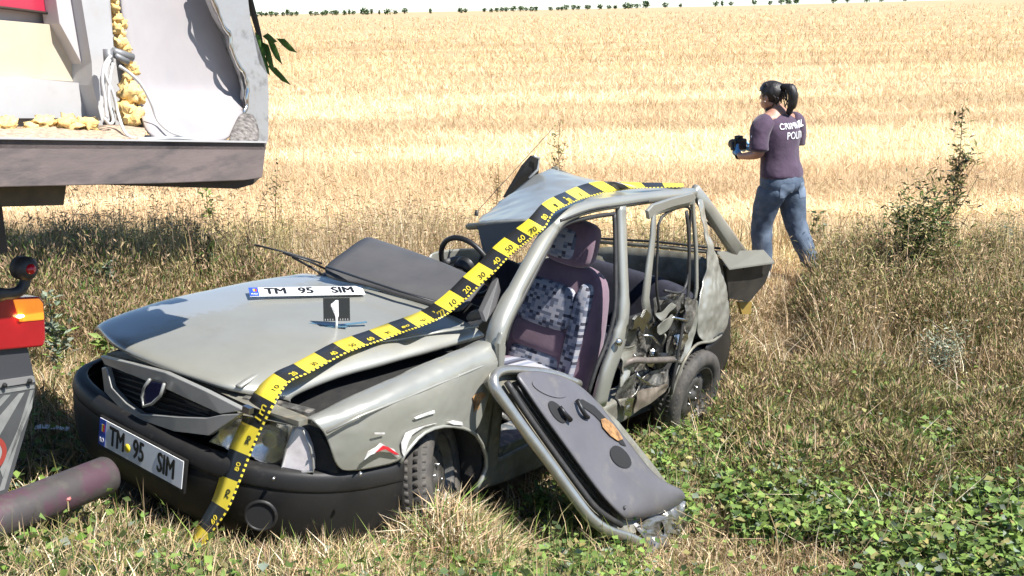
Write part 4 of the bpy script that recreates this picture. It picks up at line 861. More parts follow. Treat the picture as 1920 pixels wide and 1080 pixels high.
J = {'pel': ((0, 0, .92), (.15, .115)), 'wai': ((.02, 0, 1.08), (.125, .10)), 'che': ((.035, 0, 1.26), (.15, .105)), 'nb': ((.06, 0, 1.41), (.085, .07)), 'nk': ((.09, 0, 1.475), .052),
     'jaw': ((.135, 0, 1.515), (.062, .068)), 'hd': ((.135, 0, 1.585), (.078, .094)), 'top': ((.12, 0, 1.655), (.062, .07)), 'nose': ((.225, 0, 1.555), .016), 'chin': ((.205, 0, 1.495), .026),
     'ls': ((.05, .175, 1.375), .062), 'le': ((.01, .245, 1.115), .045), 'lw': ((.235, .20, 1.075), .029), 'lh': ((.285, .17, 1.085), .026),
     'rs': ((.05, -.175, 1.375), .062), 're': ((.06, -.24, 1.12), .045), 'rw': ((.26, -.06, 1.09), .029), 'rh': ((.31, -.01, 1.10), .026),
     'lhip': ((0, .095, .86), .085), 'lk': ((.09, .10, .49), .056), 'la': ((.06, .10, .09), .036), 'lt': ((.17, .11, .035), .034),
     'rhip': ((0, -.095, .86), .085), 'rk': ((-.07, -.10, .48), .056), 'ra': ((-.29, -.09, .14), .036), 'rt': ((-.22, -.09, .04), .034)}
LK = [['pel', 'wai', 'che', 'nb', 'nk', 'jaw', 'hd', 'top'], ['hd', 'nose'], ['jaw', 'chin'], ['nb', 'ls', 'le', 'lw', 'lh'], ['nb', 'rs', 're', 'rw', 'rh'], ['pel', 'lhip', 'lk', 'la', 'lt'], ['pel', 'rhip', 'rk', 'ra', 'rt']]
V, E_, R = chain(J, LK); body = skinmesh('body', V, E_, R, SKIN, woman)
def ring_loft(bm, rings, n=20):
    R_v = []
    for f, l, u, rl, rf in rings:
        R_v.append([bm.verts.new(pp(f + rf * math.cos(t), l + rl * math.sin(t), u)) for t in np.linspace(0, 2 * math.pi, n, endpoint=False)])
    for a, b in zip(R_v, R_v[1:]):
        for k in range(n): bm.faces.new((a[k], a[(k + 1) % n], b[(k + 1) % n], b[k]))
    bm.faces.new(R_v[0][::-1]); bm.faces.new(R_v[-1])
bm = bmesh.new()
ring_loft(bm, [(-.015, 0, .885, .196, .160), (-.012, 0, .94, .198, .158), (.0, 0, 1.0, .186, .146), (.015, 0, 1.07, .172, .134), (.02, 0, 1.15, .174, .134), (.022, 0, 1.24, .188, .140), (.028, 0, 1.32, .192, .138), (.04, 0, 1.385, .165, .118), (.055, 0, 1.425, .105, .088), (.07, 0, 1.45, .068, .068)])
for s in (-1, 1):
    tube_bm(bm, smoothpath([pp(.04, s * .13, 1.385), pp(.038, s * .20, 1.345), pp(.03, s * .235, 1.24), pp(.015, s * .252, 1.135)] if s > 0 else [pp(.04, -.13, 1.385), pp(.04, -.20, 1.345), pp(.05, -.235, 1.24), pp(.06, -.245, 1.14)], 3), [.075, .08, .083, .085, .085, .083, .082, .081, .080, .080], 14)
shirt = frombm('t_shirt', bm, SHIRT, woman, True); mod(shirt, 'SUBSURF', levels=2, render_levels=2)
tex = bpy.data.textures.new('cloth folds', 'CLOUDS'); tex.noise_scale = .11; mod(shirt, 'DISPLACE', texture=tex, strength=.020, mid_level=.5, texture_coords='LOCAL')
bm = bmesh.new()
ring_loft(bm, [(-.0, 0, .98, .160, .128), (-.01, 0, .93, .180, .150), (-.02, 0, .87, .192, .160), (-.02, 0, .81, .190, .155), (-.01, 0, .76, .165, .12)])
ring_loft(bm, [(-.005, .085, .86, .10, .135), (-.005, .09, .78, .108, .138), (.04, .098, .68, .10, .118), (.065, .10, .58, .09, .10), (.085, .10, .49, .082, .09), (.085, .10, .40, .082, .088), (.07, .10, .28, .080, .084), (.06, .10, .16, .075, .078), (.06, .10, .075, .076, .082)], 16)
ring_loft(bm, [(-.02, -.085, .86, .10, .135), (-.03, -.09, .78, .108, .138), (-.05, -.098, .68, .10, .122), (-.07, -.10, .58, .09, .105), (-.09, -.10, .49, .084, .10), (-.14, -.10, .40, .082, .10), (-.195, -.095, .31, .078, .095), (-.25, -.09, .22, .07, .085), (-.285, -.09, .13, .066, .080)], 16)
jeans = frombm('jeans', bm, JEANS, woman, True); mod(jeans, 'SUBSURF', levels=2, render_levels=2)
tex2 = bpy.data.textures.new('denim folds', 'CLOUDS'); tex2.noise_scale = .08; mod(jeans, 'DISPLACE', texture=tex2, strength=.018, mid_level=.5, texture_coords='LOCAL')
def onto(o, tgt, off=.004): mod(o, 'SHRINKWRAP', target=tgt, wrap_method='NEAREST_SURFACEPOINT', wrap_mode='ABOVE_SURFACE', offset=off)
for s in (-1, 1):                          # faded back pockets, a shell following the seat of the jeans
    rows = [[pp(-.02 - .165 * math.sqrt(max(.03, 1 - ((s * (.035 + .115 * u)) / .21) ** 2)), s * (.035 + .115 * u), .74 + .13 * v) for u in np.linspace(0, 1, 6)] for v in np.linspace(0, 1, 6)]
    pk_ = grid('back_pocket', rows, mat('faded denim', (.18, .225, .29), .85, c2=(.13, .175, .24), sc=18) if s < 0 else bpy.data.materials['faded denim'], jeans, 1); onto(pk_, jeans, .003)
BKM = lambda u, x: basis(pp(-.22, x, u), -pl_, (0, 0, 1))
for st_, u, x, sz in (('CRIMINAL', 1.352, -.03, .094), ('POLITIA', 1.262, -.055, .090)):
    tx = text('shirt_print', st_, TEXTW, shirt, Matrix.Translation((-x, u, 0)), sz, .80 if u > 1.3 else .78, ext=0.)
    for v in tx.data.vertices: v.co = pp(.024 - .149 * math.sqrt(max(.05, 1 - (v.co.x / .24) ** 2)) - v.co.z + .25 * max(0, v.co.y - 1.34), -v.co.x, v.co.y)
    onto(tx, shirt, .0045)
tube('collar', [pp(.07 + .075 * math.cos(a), .072 * math.sin(a), 1.452 + .018 * math.cos(a)) for a in np.linspace(0, 2 * math.pi, 17)], .012, HAIR, shirt, 6)
bdg = grid('sleeve_badge', [[pp(.03 + .03 * u, .36, 1.27 + .02 * v) for u in (0, .5, 1)] for v in (0, .5, 1)], TEXTW, shirt, 1); onto(bdg, shirt, .006)
# shoes
for fx, fl, fz, tilt in ((.06, .10, .0, 0.), (-.33, -.09, .03, -.4)):
    V, E_, R = [pp(fx - .06, fl, fz + .05), pp(fx, fl, fz + .06), pp(fx + .08, fl, fz + .04 + tilt * .04), pp(fx + .17, fl, fz + .03 + tilt * .07)], [(0, 1), (1, 2), (2, 3)], [(.042, .048), (.046, .058), (.046, .042), (.036, .026)]
    sh = skinmesh('shoe', V, E_, R, SHOE, woman, 1)
# hair: cap, ponytail and loose ends
bm = bmesh.new(); bmesh.ops.create_icosphere(bm, subdivisions=4, radius=1)
for v in bm.verts:
    f, l, u = v.co.x, v.co.y, v.co.z
    k = 1 + .07 * mnoise.noise(v.co * 3.5) + .03 * mnoise.noise(v.co * 9)
    v.co = pp(.115 + f * .108 * k, l * .095 * k, 1.61 + u * .098 * k)
bmesh.ops.delete(bm, geom=[v for v in bm.verts if (v.co.dot(pf) > .15 and v.co.z < 1.615)], context='VERTS')
hair = frombm('hair', bm, HAIR, woman, True); mod(hair, 'SOLIDIFY', thickness=.01)
tube('ponytail', smoothpath([pp(.02, -.01, 1.66), pp(-.045, -.015, 1.655), pp(-.075, -.02, 1.60), pp(-.075, -.02, 1.53), pp(-.05, -.02, 1.47), pp(-.045, -.02, 1.42)], 4), [.028] * 4 + [.040] * 6 + [.036] * 5 + [.026] * 4 + [.014, .006], HAIR, hair, 10)
for k in range(26):
    a = random.uniform(-1, 1); b0 = pp(.0 + random.uniform(-.02, .14), .08 * a, 1.60 + random.uniform(-.03, .08)); 
    tube('hair_strand', smoothpath([b0, b0 + Vector((random.uniform(-.03, .05), random.uniform(-.03, .03), random.uniform(-.05, .03))), b0 + Vector((random.uniform(-.03, .07), random.uniform(-.03, .03), random.uniform(-.12, -.05)))], 3), .006, HAIR, hair, 4)
lump('ear', pp(.10, .083, 1.565), .026, SKIN, body, 2, (.8, .5, 1.1), .1); lathe('earring', [(.0, .006), (.006, .004), (.006, 0)], SHOE, body, 10, 'z', Matrix.Translation(pp(.10, .10, 1.538)))
# gloved hands: a palm and five bent fingers each, closed on the camera
def hand(nm, wrist, d, side, thumb, mt):
    d = Vector(d).normalized(); sd = Vector(side).normalized(); nn = d.cross(sd)
    V = [Vector(wrist), Vector(wrist) + d * .045, Vector(wrist) + d * .085]; E_ = [(0, 1), (1, 2)]; R = [(.026, .024), (.036, .018), (.034, .016)]
    for i, (o, L) in enumerate(((-.030, .060), (-.010, .072), (.011, .068), (.030, .052))):
        b = V[2] + sd * o; i0 = len(V); V += [b, b + d * L * .45 + nn * .012, b + d * L * .7 + nn * .038, b + d * L * .62 + nn * .062]; R += [.0105, .0098, .0092, .0085]; E_ += [(2, i0), (i0, i0 + 1), (i0 + 1, i0 + 2), (i0 + 2, i0 + 3)]
    b = V[1] + sd * (.034 * thumb); i0 = len(V); V += [b, b + d * .03 + sd * (.022 * thumb) + nn * .012, b + d * .055 + sd * (.020 * thumb) + nn * .034]; R += [.0125, .0115, .0095]; E_ += [(1, i0), (i0, i0 + 1), (i0 + 1, i0 + 2)]
    return skinmesh(nm, V, E_, R, mt, woman, 0)
hand('glove', pp(.27, .18, 1.082), pf * .9 - pl_ * .35 + Vector((0, 0, .25)), Vector((0, 0, 1)), 1, GLOVE)
hand('glove', pp(.30, -.02, 1.10), pf * .9 + pl_ * .3 + Vector((0, 0, .2)), Vector((0, 0, 1)), 1, GLOVE)
ph = empty('photo_camera', Vector(PG) + pp(.37 * 1.09, .085 * 1.09, 1.155 * 1.02)); tag(ph, 'black photo camera held in front by the person in jeans', 'camera')
QM = Matrix.Rotation(math.atan2(pf.y, pf.x), 3, 'Z')
cb = box('camera_body', (0, 0, 0), (.035, .072, .050), CAMB, ph, QM, .01)
box('camera_prism', (QM @ Vector((0, 0, .062))), (.028, .03, .016), CAMB, ph, QM, .008)
lathe('lens_barrel', [(.036, .03), (.038, .04), (.038, .09), (.032, .095), (.0, .09)], CAMB, ph, 22, 'z', QM.to_4x4() @ Matrix.Rotation(math.pi / 2, 4, 'Y'))
box('camera_screen', (QM @ Vector((-.036, 0, -.004))), (.002, .045, .03), mat('camera screen', (.05, .055, .065), .15), ph, QM)
tube('camera_strap', smoothpath([QM @ Vector((0, .074, .03)), QM @ Vector((-.03, .10, -.02)), QM @ Vector((-.06, .09, -.10)), QM @ Vector((-.05, .03, -.12))]), [(.003, .010)] * 13, CAMB, ph, 6)
# ------------------------------------------------------------------ vegetation
LEAF = leafmat('leaf tint'); STRAW = leafmat('straw tint', .7, .15)
rng = np.random.default_rng(11)
def in_frame_x(Y, margin=.06): return 960 / FPX * (np.asarray(Y) * .97 + .5) * (1 + margin) + .25
def blades(P, H, Wd, lean, C, bend=.5, az=None, flat=0., cj=.16):
    """one tapered, bent blade per point: 5 vertices, 3 triangles"""
    n = len(P); H = np.broadcast_to(H, n) * rng.uniform(.55, 1.25, n); Wd = np.broadcast_to(Wd, n) * rng.uniform(.7, 1.3, n)
    a = rng.uniform(0, 2 * np.pi, n) if az is None else az
    ln = np.abs(rng.normal(0, 1, n)) * lean; d = np.c_[np.cos(a), np.sin(a), np.zeros(n)]
    s = rng.uniform(0, 2 * np.pi, n); side = np.c_[np.cos(s), np.sin(s), rng.uniform(-.3, .3, n)] * (Wd[:, None] / 2)
    up = np.array([0, 0, 1.])
    up_l = 1 / np.sqrt(1 + ln ** 2)
    mid = P + (d * (ln * up_l)[:, None] * .45 + up * (up_l * .5)[:, None]) * H[:, None]
    tip = P + (d * (ln * up_l * (1 + bend))[:, None] + up * (up_l * (1 - .15 * bend))[:, None]) * H[:, None]
    V = np.stack([P - side, P + side, mid - side * .75, mid + side * .75, tip], 1).reshape(-1, 3)
    b = np.arange(n)[:, None] * 5; F = np.concatenate([b + [0, 1, 3], b + [0, 3, 2], b + [2, 3, 4]], 1).reshape(-1, 3)
    C = np.asarray(C) * (1 + rng.normal(0, cj, (n, 1))); C = np.clip(C + rng.normal(0, .012, (n, 3)), .005, .95)
    return V, F, np.repeat(C, 5, 0)
def leaves(P, L, Wd, C, tilt=.6, cj=.18, axis=None):
    """flat kite-shaped leaves: 4 vertices, 2 triangles"""
    n = len(P); L = np.broadcast_to(L, n) * rng.uniform(.6, 1.3, n); Wd = np.broadcast_to(Wd, n) * rng.uniform(.7, 1.3, n)
    if axis is None:
        a = rng.uniform(0, 2 * np.pi, n); e = rng.normal(.15, tilt * .6, n); ax = np.c_[np.cos(a) * np.cos(e), np.sin(a) * np.cos(e), np.sin(e)]
    else: ax = axis / np.linalg.norm(axis, axis=1, keepdims=True)
    r = rng.normal(0, tilt, (n, 3)) + [0, 0, 1.]; sd = np.cross(ax, r); sd /= np.linalg.norm(sd, axis=1, keepdims=True)
    nr = np.cross(sd, ax)
    V = np.stack([P, P + ax * (L * .45)[:, None] + sd * (Wd / 2)[:, None] + nr * (Wd * .12)[:, None], P + ax * L[:, None] - nr * (L * .1)[:, None], P + ax * (L * .45)[:, None] - sd * (Wd / 2)[:, None] + nr * (Wd * .12)[:, None]], 1).reshape(-1, 3)
    b = np.arange(n)[:, None] * 4; F = np.concatenate([b + [0, 1, 2], b + [0, 2, 3]], 1).reshape(-1, 3)
    C = np.clip(np.asarray(C) * (1 + rng.normal(0, cj, (n, 1))) + rng.normal(0, .008, (n, 3)), .004, .95)
    return V, F, np.repeat(C, 4, 0)
def join(parts):
    Vs, Fs, Cs, o = [], [], [], 0
    for V, F, C in parts: Vs.append(V); Fs.append(F + o); Cs.append(C); o += len(V)
    return np.concatenate(Vs), np.concatenate(Fs), np.concatenate(Cs)
def vnoise(X, Y, s, seed=0): # cheap smooth value noise in 0..1
    r = np.random.default_rng(seed).uniform(0, 1, (64, 64)); x = X * s + 31.7; y = Y * s + 17.3
    xi = np.floor(x).astype(int); yi = np.floor(y).astype(int); fx = x - xi; fy = y - yi; fx = fx * fx * (3 - 2 * fx); fy = fy * fy * (3 - 2 * fy)
    g_ = lambda i, j: r[i % 64, j % 64]
    return (g_(xi, yi) * (1 - fx) + g_(xi + 1, yi) * fx) * (1 - fy) + (g_(xi, yi + 1) * (1 - fx) + g_(xi + 1, yi + 1) * fx) * fy
def scatter(n, x0, x1, y0, y1, keep=None):
    X = rng.uniform(x0, x1, n); Y = rng.uniform(y0, y1, n); k = np.abs(X) < in_frame_x(Y)
    if keep is not None: k &= rng.uniform(0, 1, n) < keep(X, Y)
    X, Y = X[k], Y[k]; return np.c_[X, Y, ground_h(X, Y)]
# keep plants out of the car's footprint and the person's feet
def outside_car(P, m=0.):
    L = (P - CART) @ CARR
    return ~((L[:, 0] > -.95 - m) & (L[:, 0] < 3.2 + m) & (np.abs(L[:, 1] - .02) < .74 + m))
def under(P):   # True well under the shell
    return ~outside_car(P, -.10)
CT = {k: np.array(v) for k, v in dict(straw=(.66, .49, .29), pale=(.80, .68, .48), tan=(.42, .30, .17), brown=(.33, .23, .14), olive=(.28, .25, .10), green=(.09, .14, .035), bright=(.20, .29, .07), grey=(.22, .26, .19), dark=(.035, .055, .018), rust=(.22, .085, .04)).items()}
def mixc(keys, w, n):
    i = rng.choice(len(keys), n, p=np.array(w) / sum(w)); return np.array([CT[k] for k in keys])[i]

# 1. stubble field: standing and lying straw, thinning with distance
def field():
    n = 330000; u = rng.uniform(1 / 420., 1 / 9.4, n); Y = 1 / u; X = rng.uniform(-1, 1, n) * in_frame_x(Y)
    bands = vnoise(X * .08, Y * .9 - X * .02, 1., 5); b2 = vnoise(X * .25, Y * 2.2, 1., 9)
    P = np.c_[X, Y, ground_h(X, Y)]; sc = np.clip(Y / 12, .85, 26)
    C = CT['straw'][None] * (.82 + .45 * bands[:, None]); C = C * .92 + CT['pale'] * .28 * np.clip((bands[:, None] - .45) * 6, 0, 1); C = C * (1 - np.array([.14, .2, .3]) * sstep(18, 60, Y)[:, None])
    lying = b2 > .3
    A = blades(P[~lying], .08 * sc[~lying] ** .3, .006 * sc[~lying], .35, C[~lying] * .98, cj=.08)
    Q = P[lying] + np.c_[np.zeros((lying.sum(), 2)), rng.uniform(.01, .08, lying.sum())]
    B = blades(Q, .17 * sc[lying] ** .5, .0065 * sc[lying], 2.6, C[lying] * 1.1, bend=.1, cj=.08)
    tag(bigmesh('stubble', *join([A, B]), STRAW), 'pale cut straw stubble covering the harvested field', 'stubble', kind='stuff')
field()
# 2. tall dry grass along the field edge
def dry_grass():
    n = 120000; P = scatter(n, -6.5, 6.5, 7.0, 12.0, lambda X, Y: np.clip(np.interp(Y, [7, 7.8, 9.6, 10.6, 12], [.35, 1, 1, .55, .08]) * (.35 + .9 * vnoise(X, Y, 1.3, 2)), 0, 1))
    P = P[~under(P)]; L = w = None; n = len(P)
    Cc = mixc(['straw', 'tan', 'pale', 'olive', 'brown'], [.32, .3, .16, .14, .08], n)
    left = P[:, 0] < -1.9; Cc[left] = Cc[left] * np.array([.85, .95, .75])
    H = np.interp(P[:, 1], [7, 8, 10, 12], [.28, .54, .56, .28]) * (.6 + .8 * vnoise(P[:, 0], P[:, 1], .8, 3))
    right = P[:, 0] > 2.6; H = np.where(right, H * .8, H); H = np.where((P[:, 0] / P[:, 1] > .19) & (P[:, 0] / P[:, 1] < .285) & (P[:, 1] < 10.2), H * .25, H)
    parts = [blades(P, H, .006, .34, Cc, .5)]
    k = rng.uniform(0, 1, n) < .16; T = P[k] + np.c_[np.zeros((k.sum(), 2)), H[k] * .9]
    parts.append(leaves(T, .05, .008, mixc(['tan', 'straw', 'brown'], [.5, .2, .3], k.sum()), .5))
    Q = scatter(1500, -3.4, 4.8, 7.6, 9.8); Q = Q[(~under(Q)) & ~((Q[:, 0] / Q[:, 1] > .18) & (Q[:, 0] / Q[:, 1] < .29))]; n = len(Q)
    st = blades(Q, .85, .007, .22, mixc(['olive', 'tan', 'brown', 'straw'], [.35, .25, .25, .15], n), .5); parts.append(st)      # wispy seeding stalks
    hd = st[0].reshape(-1, 5, 3); m_ = np.concatenate([hd[:, 2] * (1 - t) + hd[:, 4] * t for t in (.1, .4, .6, .75, .9, 1.)])
    parts.append(leaves(m_ + rng.normal(0, .012, m_.shape), .05, .009, mixc(['olive', 'tan', 'brown'], [.45, .3, .25], len(m_)), .5))
    tag(bigmesh('dry_grass', *join(parts), STRAW), 'tall dry tan grass in a strip along the field edge', 'grass', kind='stuff')
dry_grass()
# 3. dense verge around the car: dead litter, leafy ground cover, feathery weeds
def verge():
    parts = []
    P = scatter(150000, -3.6, 4.6, 2.4, 9.0); P = P[~under(P)]; n = len(P)
    g_ = vnoise(P[:, 0], P[:, 1], 1.1, 4)
    far = sstep(5.6, 7.0, P[:, 1]); rightw = sstep(.9, 1.6, P[:, 0])
    C = mixc(['straw', 'tan', 'pale', 'brown', 'olive'], [.28, .32, .12, .16, .12], n)
    parts.append(blades(P + np.c_[np.zeros((n, 2)), rng.uniform(0, .05, n)], .12, .005, 1.6, C, .3))          # lying dead stalks
    Q = scatter(90000, -3.6, 4.6, 2.4, 9.0, lambda X, Y: .25 + .75 * vnoise(X, Y, .9, 8)); Q = Q[~under(Q)]; n = len(Q)
    parts.append(blades(Q, np.where(Q[:, 1] < 5, .13, .17), .005, .55, mixc(['green', 'olive', 'tan', 'straw'], [.3, .28, .25, .17], n), .6))
    Q = scatter(2000, 1.0, 4.6, 4.6, 9.2); Q = Q[outside_car(Q, .1)]; n = len(Q)
    parts.append(blades(Q, .42, .0055, .9, mixc(['pale', 'straw', 'tan'], [.3, .4, .3], n), .7))              # long arching dry stalks
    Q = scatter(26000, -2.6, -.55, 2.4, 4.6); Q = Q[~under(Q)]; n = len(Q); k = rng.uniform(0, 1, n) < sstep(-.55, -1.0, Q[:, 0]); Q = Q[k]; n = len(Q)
    parts.append(blades(Q, .10, .006, .7, mixc(['dark', 'green', 'olive'], [.6, .28, .12], n), .7))           # grass before the car nose, blades tinted dark in place of shade
    # heap of cut grass scraped up against the front wheel, loose stalks by the door
    for cxp, cyp, R, Hh, nn_ in ((-.27, 4.13, .30, .27, 6500), (-.62, 3.86, .35, .08, 2500)):
        c = (cxp, cyp);  a = rng.uniform(0, 2 * np.pi, nn_); r = R * np.sqrt(rng.uniform(0, 1, nn_)); x = c[0] + r * np.cos(a); y = c[1] + r * np.sin(a)
        z = ground_h(x, y) + Hh * (1 - (r / R) ** 2) * rng.uniform(.2, 1, nn_)
        parts.append(blades(np.c_[x, y, z], .15, .006, 1.8, mixc(['straw', 'tan', 'pale', 'bright', 'green'], [.34, .28, .12, .14, .12], nn_), .3))
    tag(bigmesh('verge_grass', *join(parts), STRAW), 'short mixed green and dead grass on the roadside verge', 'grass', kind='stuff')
    # leafy ground cover
    def cover(X, Y):
        m = vnoise(X, Y, 1.25, 21) * .6 + vnoise(X, Y, 3.1, 22) * .4
        z = np.clip((m - .40 + .16 * sstep(.6, 1.4, X) * sstep(4.75, 5.1, Y) * sstep(6.6, 5.8, Y)) * 5, 0, 1); z *= sstep(7.4, 6.2, Y); bare = sstep(.5, .2, np.hypot((X - 1.15) / .9, (Y - 4.75) / .35)); return np.clip(z * (1 - .9 * bare) + .05, 0, 1) * (.22 + .78 * sstep(-.6, .5, X))
    P = scatter(190000, -2.4, 4.4, 3.0, 7.6, cover); P = P[outside_car(P, -.02)]; n = len(P)
    P = P + np.c_[np.zeros((n, 2)), np.abs(rng.normal(.06, .05, n))]
    big = leaves(P, .034, .030, mixc(['green', 'bright', 'olive', 'dark', 'grey'], [.38, .32, .14, .10, .06], n), .55)
    st = P[rng.uniform(0, 1, n) < .2]
    def cover2(X, Y):
        m = vnoise(X, Y, 1.7, 51) * .6 + vnoise(X, Y, 4.3, 52) * .4; bare = sstep(.5, .25, np.hypot((X - 1.25) / .95, (Y - 4.7) / .28))
        return np.clip((m - .30) * 4, 0, 1) * sstep(.55, 1.1, X + .35 * (Y - 4.8)) * sstep(6.5, 5.6, Y) * (1 - bare) * sstep(4.2, 4.5, Y)
    P2 = scatter(75000, .5, 4.4, 4.1, 6.6, cover2); P2 = P2[outside_car(P2, .04)]; k = len(P2); P2 = P2 + np.c_[np.zeros((k, 2)), np.abs(rng.normal(.10, .045, k))]
    tag(bigmesh('broad_leaf_cover', *join([leaves(P2, .044, .038, mixc(['bright', 'green', 'grey', 'olive'], [.46, .34, .08, .12], k), .5), blades(P2[::4] - [0, 0, .08], .12, .004, .5, mixc(['bright', 'olive'], [.6, .4], len(P2[::4])))]), LEAF), 'bright green broad-leaved weeds covering the verge beyond the torn-off door', 'ground cover', kind='stuff')
    tag(bigmesh('ground_cover', *join([big, blades(st, .16, .004, .6, mixc(['bright', 'olive', 'straw'], [.5, .3, .2], len(st)))]), LEAF), 'low leafy green weeds spreading over the verge beside the car', 'ground cover', kind='stuff')
verge()
def feather():
    """bushy fine-leaved weeds, olive to brown, right of the car and along the shaded bank"""
    parts = []
    def clump(c, R, H, n, keys, w, lean=.5):
        a = rng.uniform(0, 2 * np.pi, n); r = R * np.sqrt(rng.uniform(0, 1, n)); t = rng.uniform(.05, 1, n) ** .8
        x = c[0] + r * np.cos(a); y = c[1] + r * np.sin(a); z = ground_h(x, y) + t * H * (1 - .55 * (r / R) ** 2)
        P = np.c_[x, y, z]; ax = np.c_[np.cos(a) * lean, np.sin(a) * lean, np.ones(n)] + rng.normal(0, .45, (n, 3))
        return leaves(P, .05, .009, mixc(keys, w, n), .8, .22, ax)
    for k in range(150):
        x = rng.uniform(1.3, 4.8); y = rng.uniform(5.4, 8.8)
        if abs(x) > in_frame_x(y): continue
        if not outside_car(np.array([[x, y, 0.]]), .12)[0] or (y > 7.3 and .185 < x / y < .285): continue
        olive = rng.uniform() < .6
        parts.append(clump((x, y), rng.uniform(.18, .38), rng.uniform(.14, .34), 1300, ['olive', 'brown', 'tan', 'green'], [.50, .16, .16, .18] if olive else [.3, .28, .32, .10]))
    for k in range(90):
        x = rng.uniform(1.2, 4.9); y = rng.uniform(7.6, 9.6)
        if abs(x) > in_frame_x(y) or .185 < x / y < .285: continue
        parts.append(clump((x, y), rng.uniform(.2, .42), rng.uniform(.38, .68), 1200, ['olive', 'tan', 'green', 'straw'], [.36, .26, .2, .18], .25))
    for k in range(80):
        x = rng.uniform(-5.2, -1.6); y = rng.uniform(6.3, 9.6)
        if abs(x) > in_frame_x(y) or not outside_car(np.array([[x, y, 0.]]), .2)[0]: continue
        parts.append(clump((x, y), rng.uniform(.25, .5), rng.uniform(.3, .6), 1100, ['green', 'olive', 'brown', 'tan'], [.2, .2, .32, .28], .3))
    tag(bigmesh('feathery_weeds', *join(parts), LEAF), 'bushy fine-leaved olive and brown weeds growing thick around the wreck', 'weeds', kind='stuff')
feather()
# 4. single tall weeds
def weed(px, py, hpx, name, label, cat, keys, w, grp, z=None, leaf=(.05, .016), n=220, spread=.10, branches=6, lean=(0, 0), y=None, stemcol='olive'):
    g0 = hit(px, py, (0, 0, 1), 0.) if y is None else None
    if y is None:
        for _ in range(6): g0 = hit(px, py, (0, 0, 1), float(ground_h(g0[0], g0[1])))
    dep = (g0 - CAMO) @ _f; h = hpx * dep / FPX
    o = empty(name, g0); tag(o, label, cat, grp)
    top = np.array([lean[0] * h, lean[1] * h, h]); sp = [np.zeros(3), top * .35 + rng.normal(0, .02 * h, 3) * [1, 1, 0], top * .7 + rng.normal(0, .03 * h, 3) * [1, 1, 0], top]
    stems = [smoothpath(sp, 4)]
    for b in range(branches):
        t = rng.uniform(.12, .75); p0 = stems[0][int(t * 12)]; a = rng.uniform(0, 2 * np.pi); L = h * rng.uniform(.18, .42) * (1.1 - t)
        d = np.array([np.cos(a) * .6, np.sin(a) * .6, 1.0]); d /= np.linalg.norm(d); stems.append([p0, p0 + d * L * .5 + [0, 0, L * .05], p0 + d * L + [0, 0, L * .15]])
    bm = bmesh.new()
    for i, s in enumerate(stems): tube_bm(bm, s, [max(.0022, (.008 if i == 0 else .004) * (1 - .75 * k / len(s))) for k in range(len(s))], 5)
    me = bpy.data.meshes.new('stem'); bm.to_mesh(me); bm.free(); at = me.attributes.new('tint', 'FLOAT_COLOR', 'POINT'); at.data.foreach_set('color', np.tile(np.r_[CT[stemcol] * .9, 1], len(me.vertices)).astype(np.float32)); link('stem', me, LEAF, o)
    pts = np.concatenate([np.array(s) for s in stems]); wts = np.concatenate([np.full(len(s), 1.0) for s in stems])
    idx = rng.choice(len(pts), n); P = pts[idx] + rng.normal(0, spread * h * .18, (n, 3)) ; P[:, 2] = np.clip(P[:, 2], .02, None)
    ax = np.c_[rng.normal(0, 1, (n, 2)), rng.uniform(.1, 1.0, n)]
    V, F, C = leaves(P, leaf[0], leaf[1], mixc(keys, w, n), .5, .2, ax); bigmesh('leaves', V, F, C, LEAF, o)
    return o
GW = 'grey-leaved weeds beside the lorry'
weed(108, 705, 155, 'thistle_weed', 'pale grey-green leafy weed standing between the lorry lamp and the car nose', 'weed', ['grey', 'bright', 'olive'], [.6, .25, .15], None, leaf=(.055, .024), n=200, spread=.22, branches=5, stemcol='grey')
weed(215, 590, 105, 'bushy_weed', 'grey-green branching weed just behind the front tip of the bonnet', 'weed', ['grey', 'green', 'olive'], [.5, .3, .2], None, leaf=(.05, .02), n=260, spread=.35, branches=9, stemcol='grey')
weed(160, 590, 60, 'bushy_weed', 'low grey-green weed half in shade behind the bonnet tip', 'weed', ['grey', 'dark', 'olive'], [.4, .3, .3], None, leaf=(.05, .02), n=150, spread=.35, branches=6, stemcol='grey')
weed(205, 690, 70, 'broad_leaf_weed', 'broad pale green leaves growing against the car bumper corner', 'weed', ['bright', 'grey', 'straw'], [.5, .3, .2], None, leaf=(.09, .04), n=45, spread=.5, branches=4)
weed(397, 560, 110, 'dark_leaf_weed', 'dark green leafy weed standing in dry grass above the bonnet edge', 'weed', ['dark', 'green'], [.75, .25], None, leaf=(.075, .035), n=120, spread=.25, branches=4, stemcol='brown')
weed(512, 470, 160, 'dark_stem_weed', 'thin dark-stemmed weed with sparse leaves behind the wiper', 'weed', ['dark', 'brown', 'olive'], [.5, .3, .2], None, leaf=(.05, .02), n=70, spread=.2, branches=3, lean=(.12, 0), stemcol='brown')
weed(394, 430, 80, 'green_sprig', 'green leafy sprig in dry grass below the lorry sill', 'weed', ['green', 'bright'], [.6, .4], None, leaf=(.07, .035), n=60, spread=.3, branches=3)
weed(1052, 420, 195, 'tall_weed', 'tall thin olive weed rising behind the roof peak', 'weed', ['olive', 'brown', 'green'], [.5, .3, .2], None, leaf=(.055, .018), n=340, spread=.16, branches=10, stemcol='brown')
weed(935, 420, 115, 'tall_weed', 'olive seeding weed behind the antenna foot', 'weed', ['olive', 'brown', 'tan'], [.5, .3, .2], None, leaf=(.045, .014), n=160, spread=.2, branches=6, stemcol='brown')
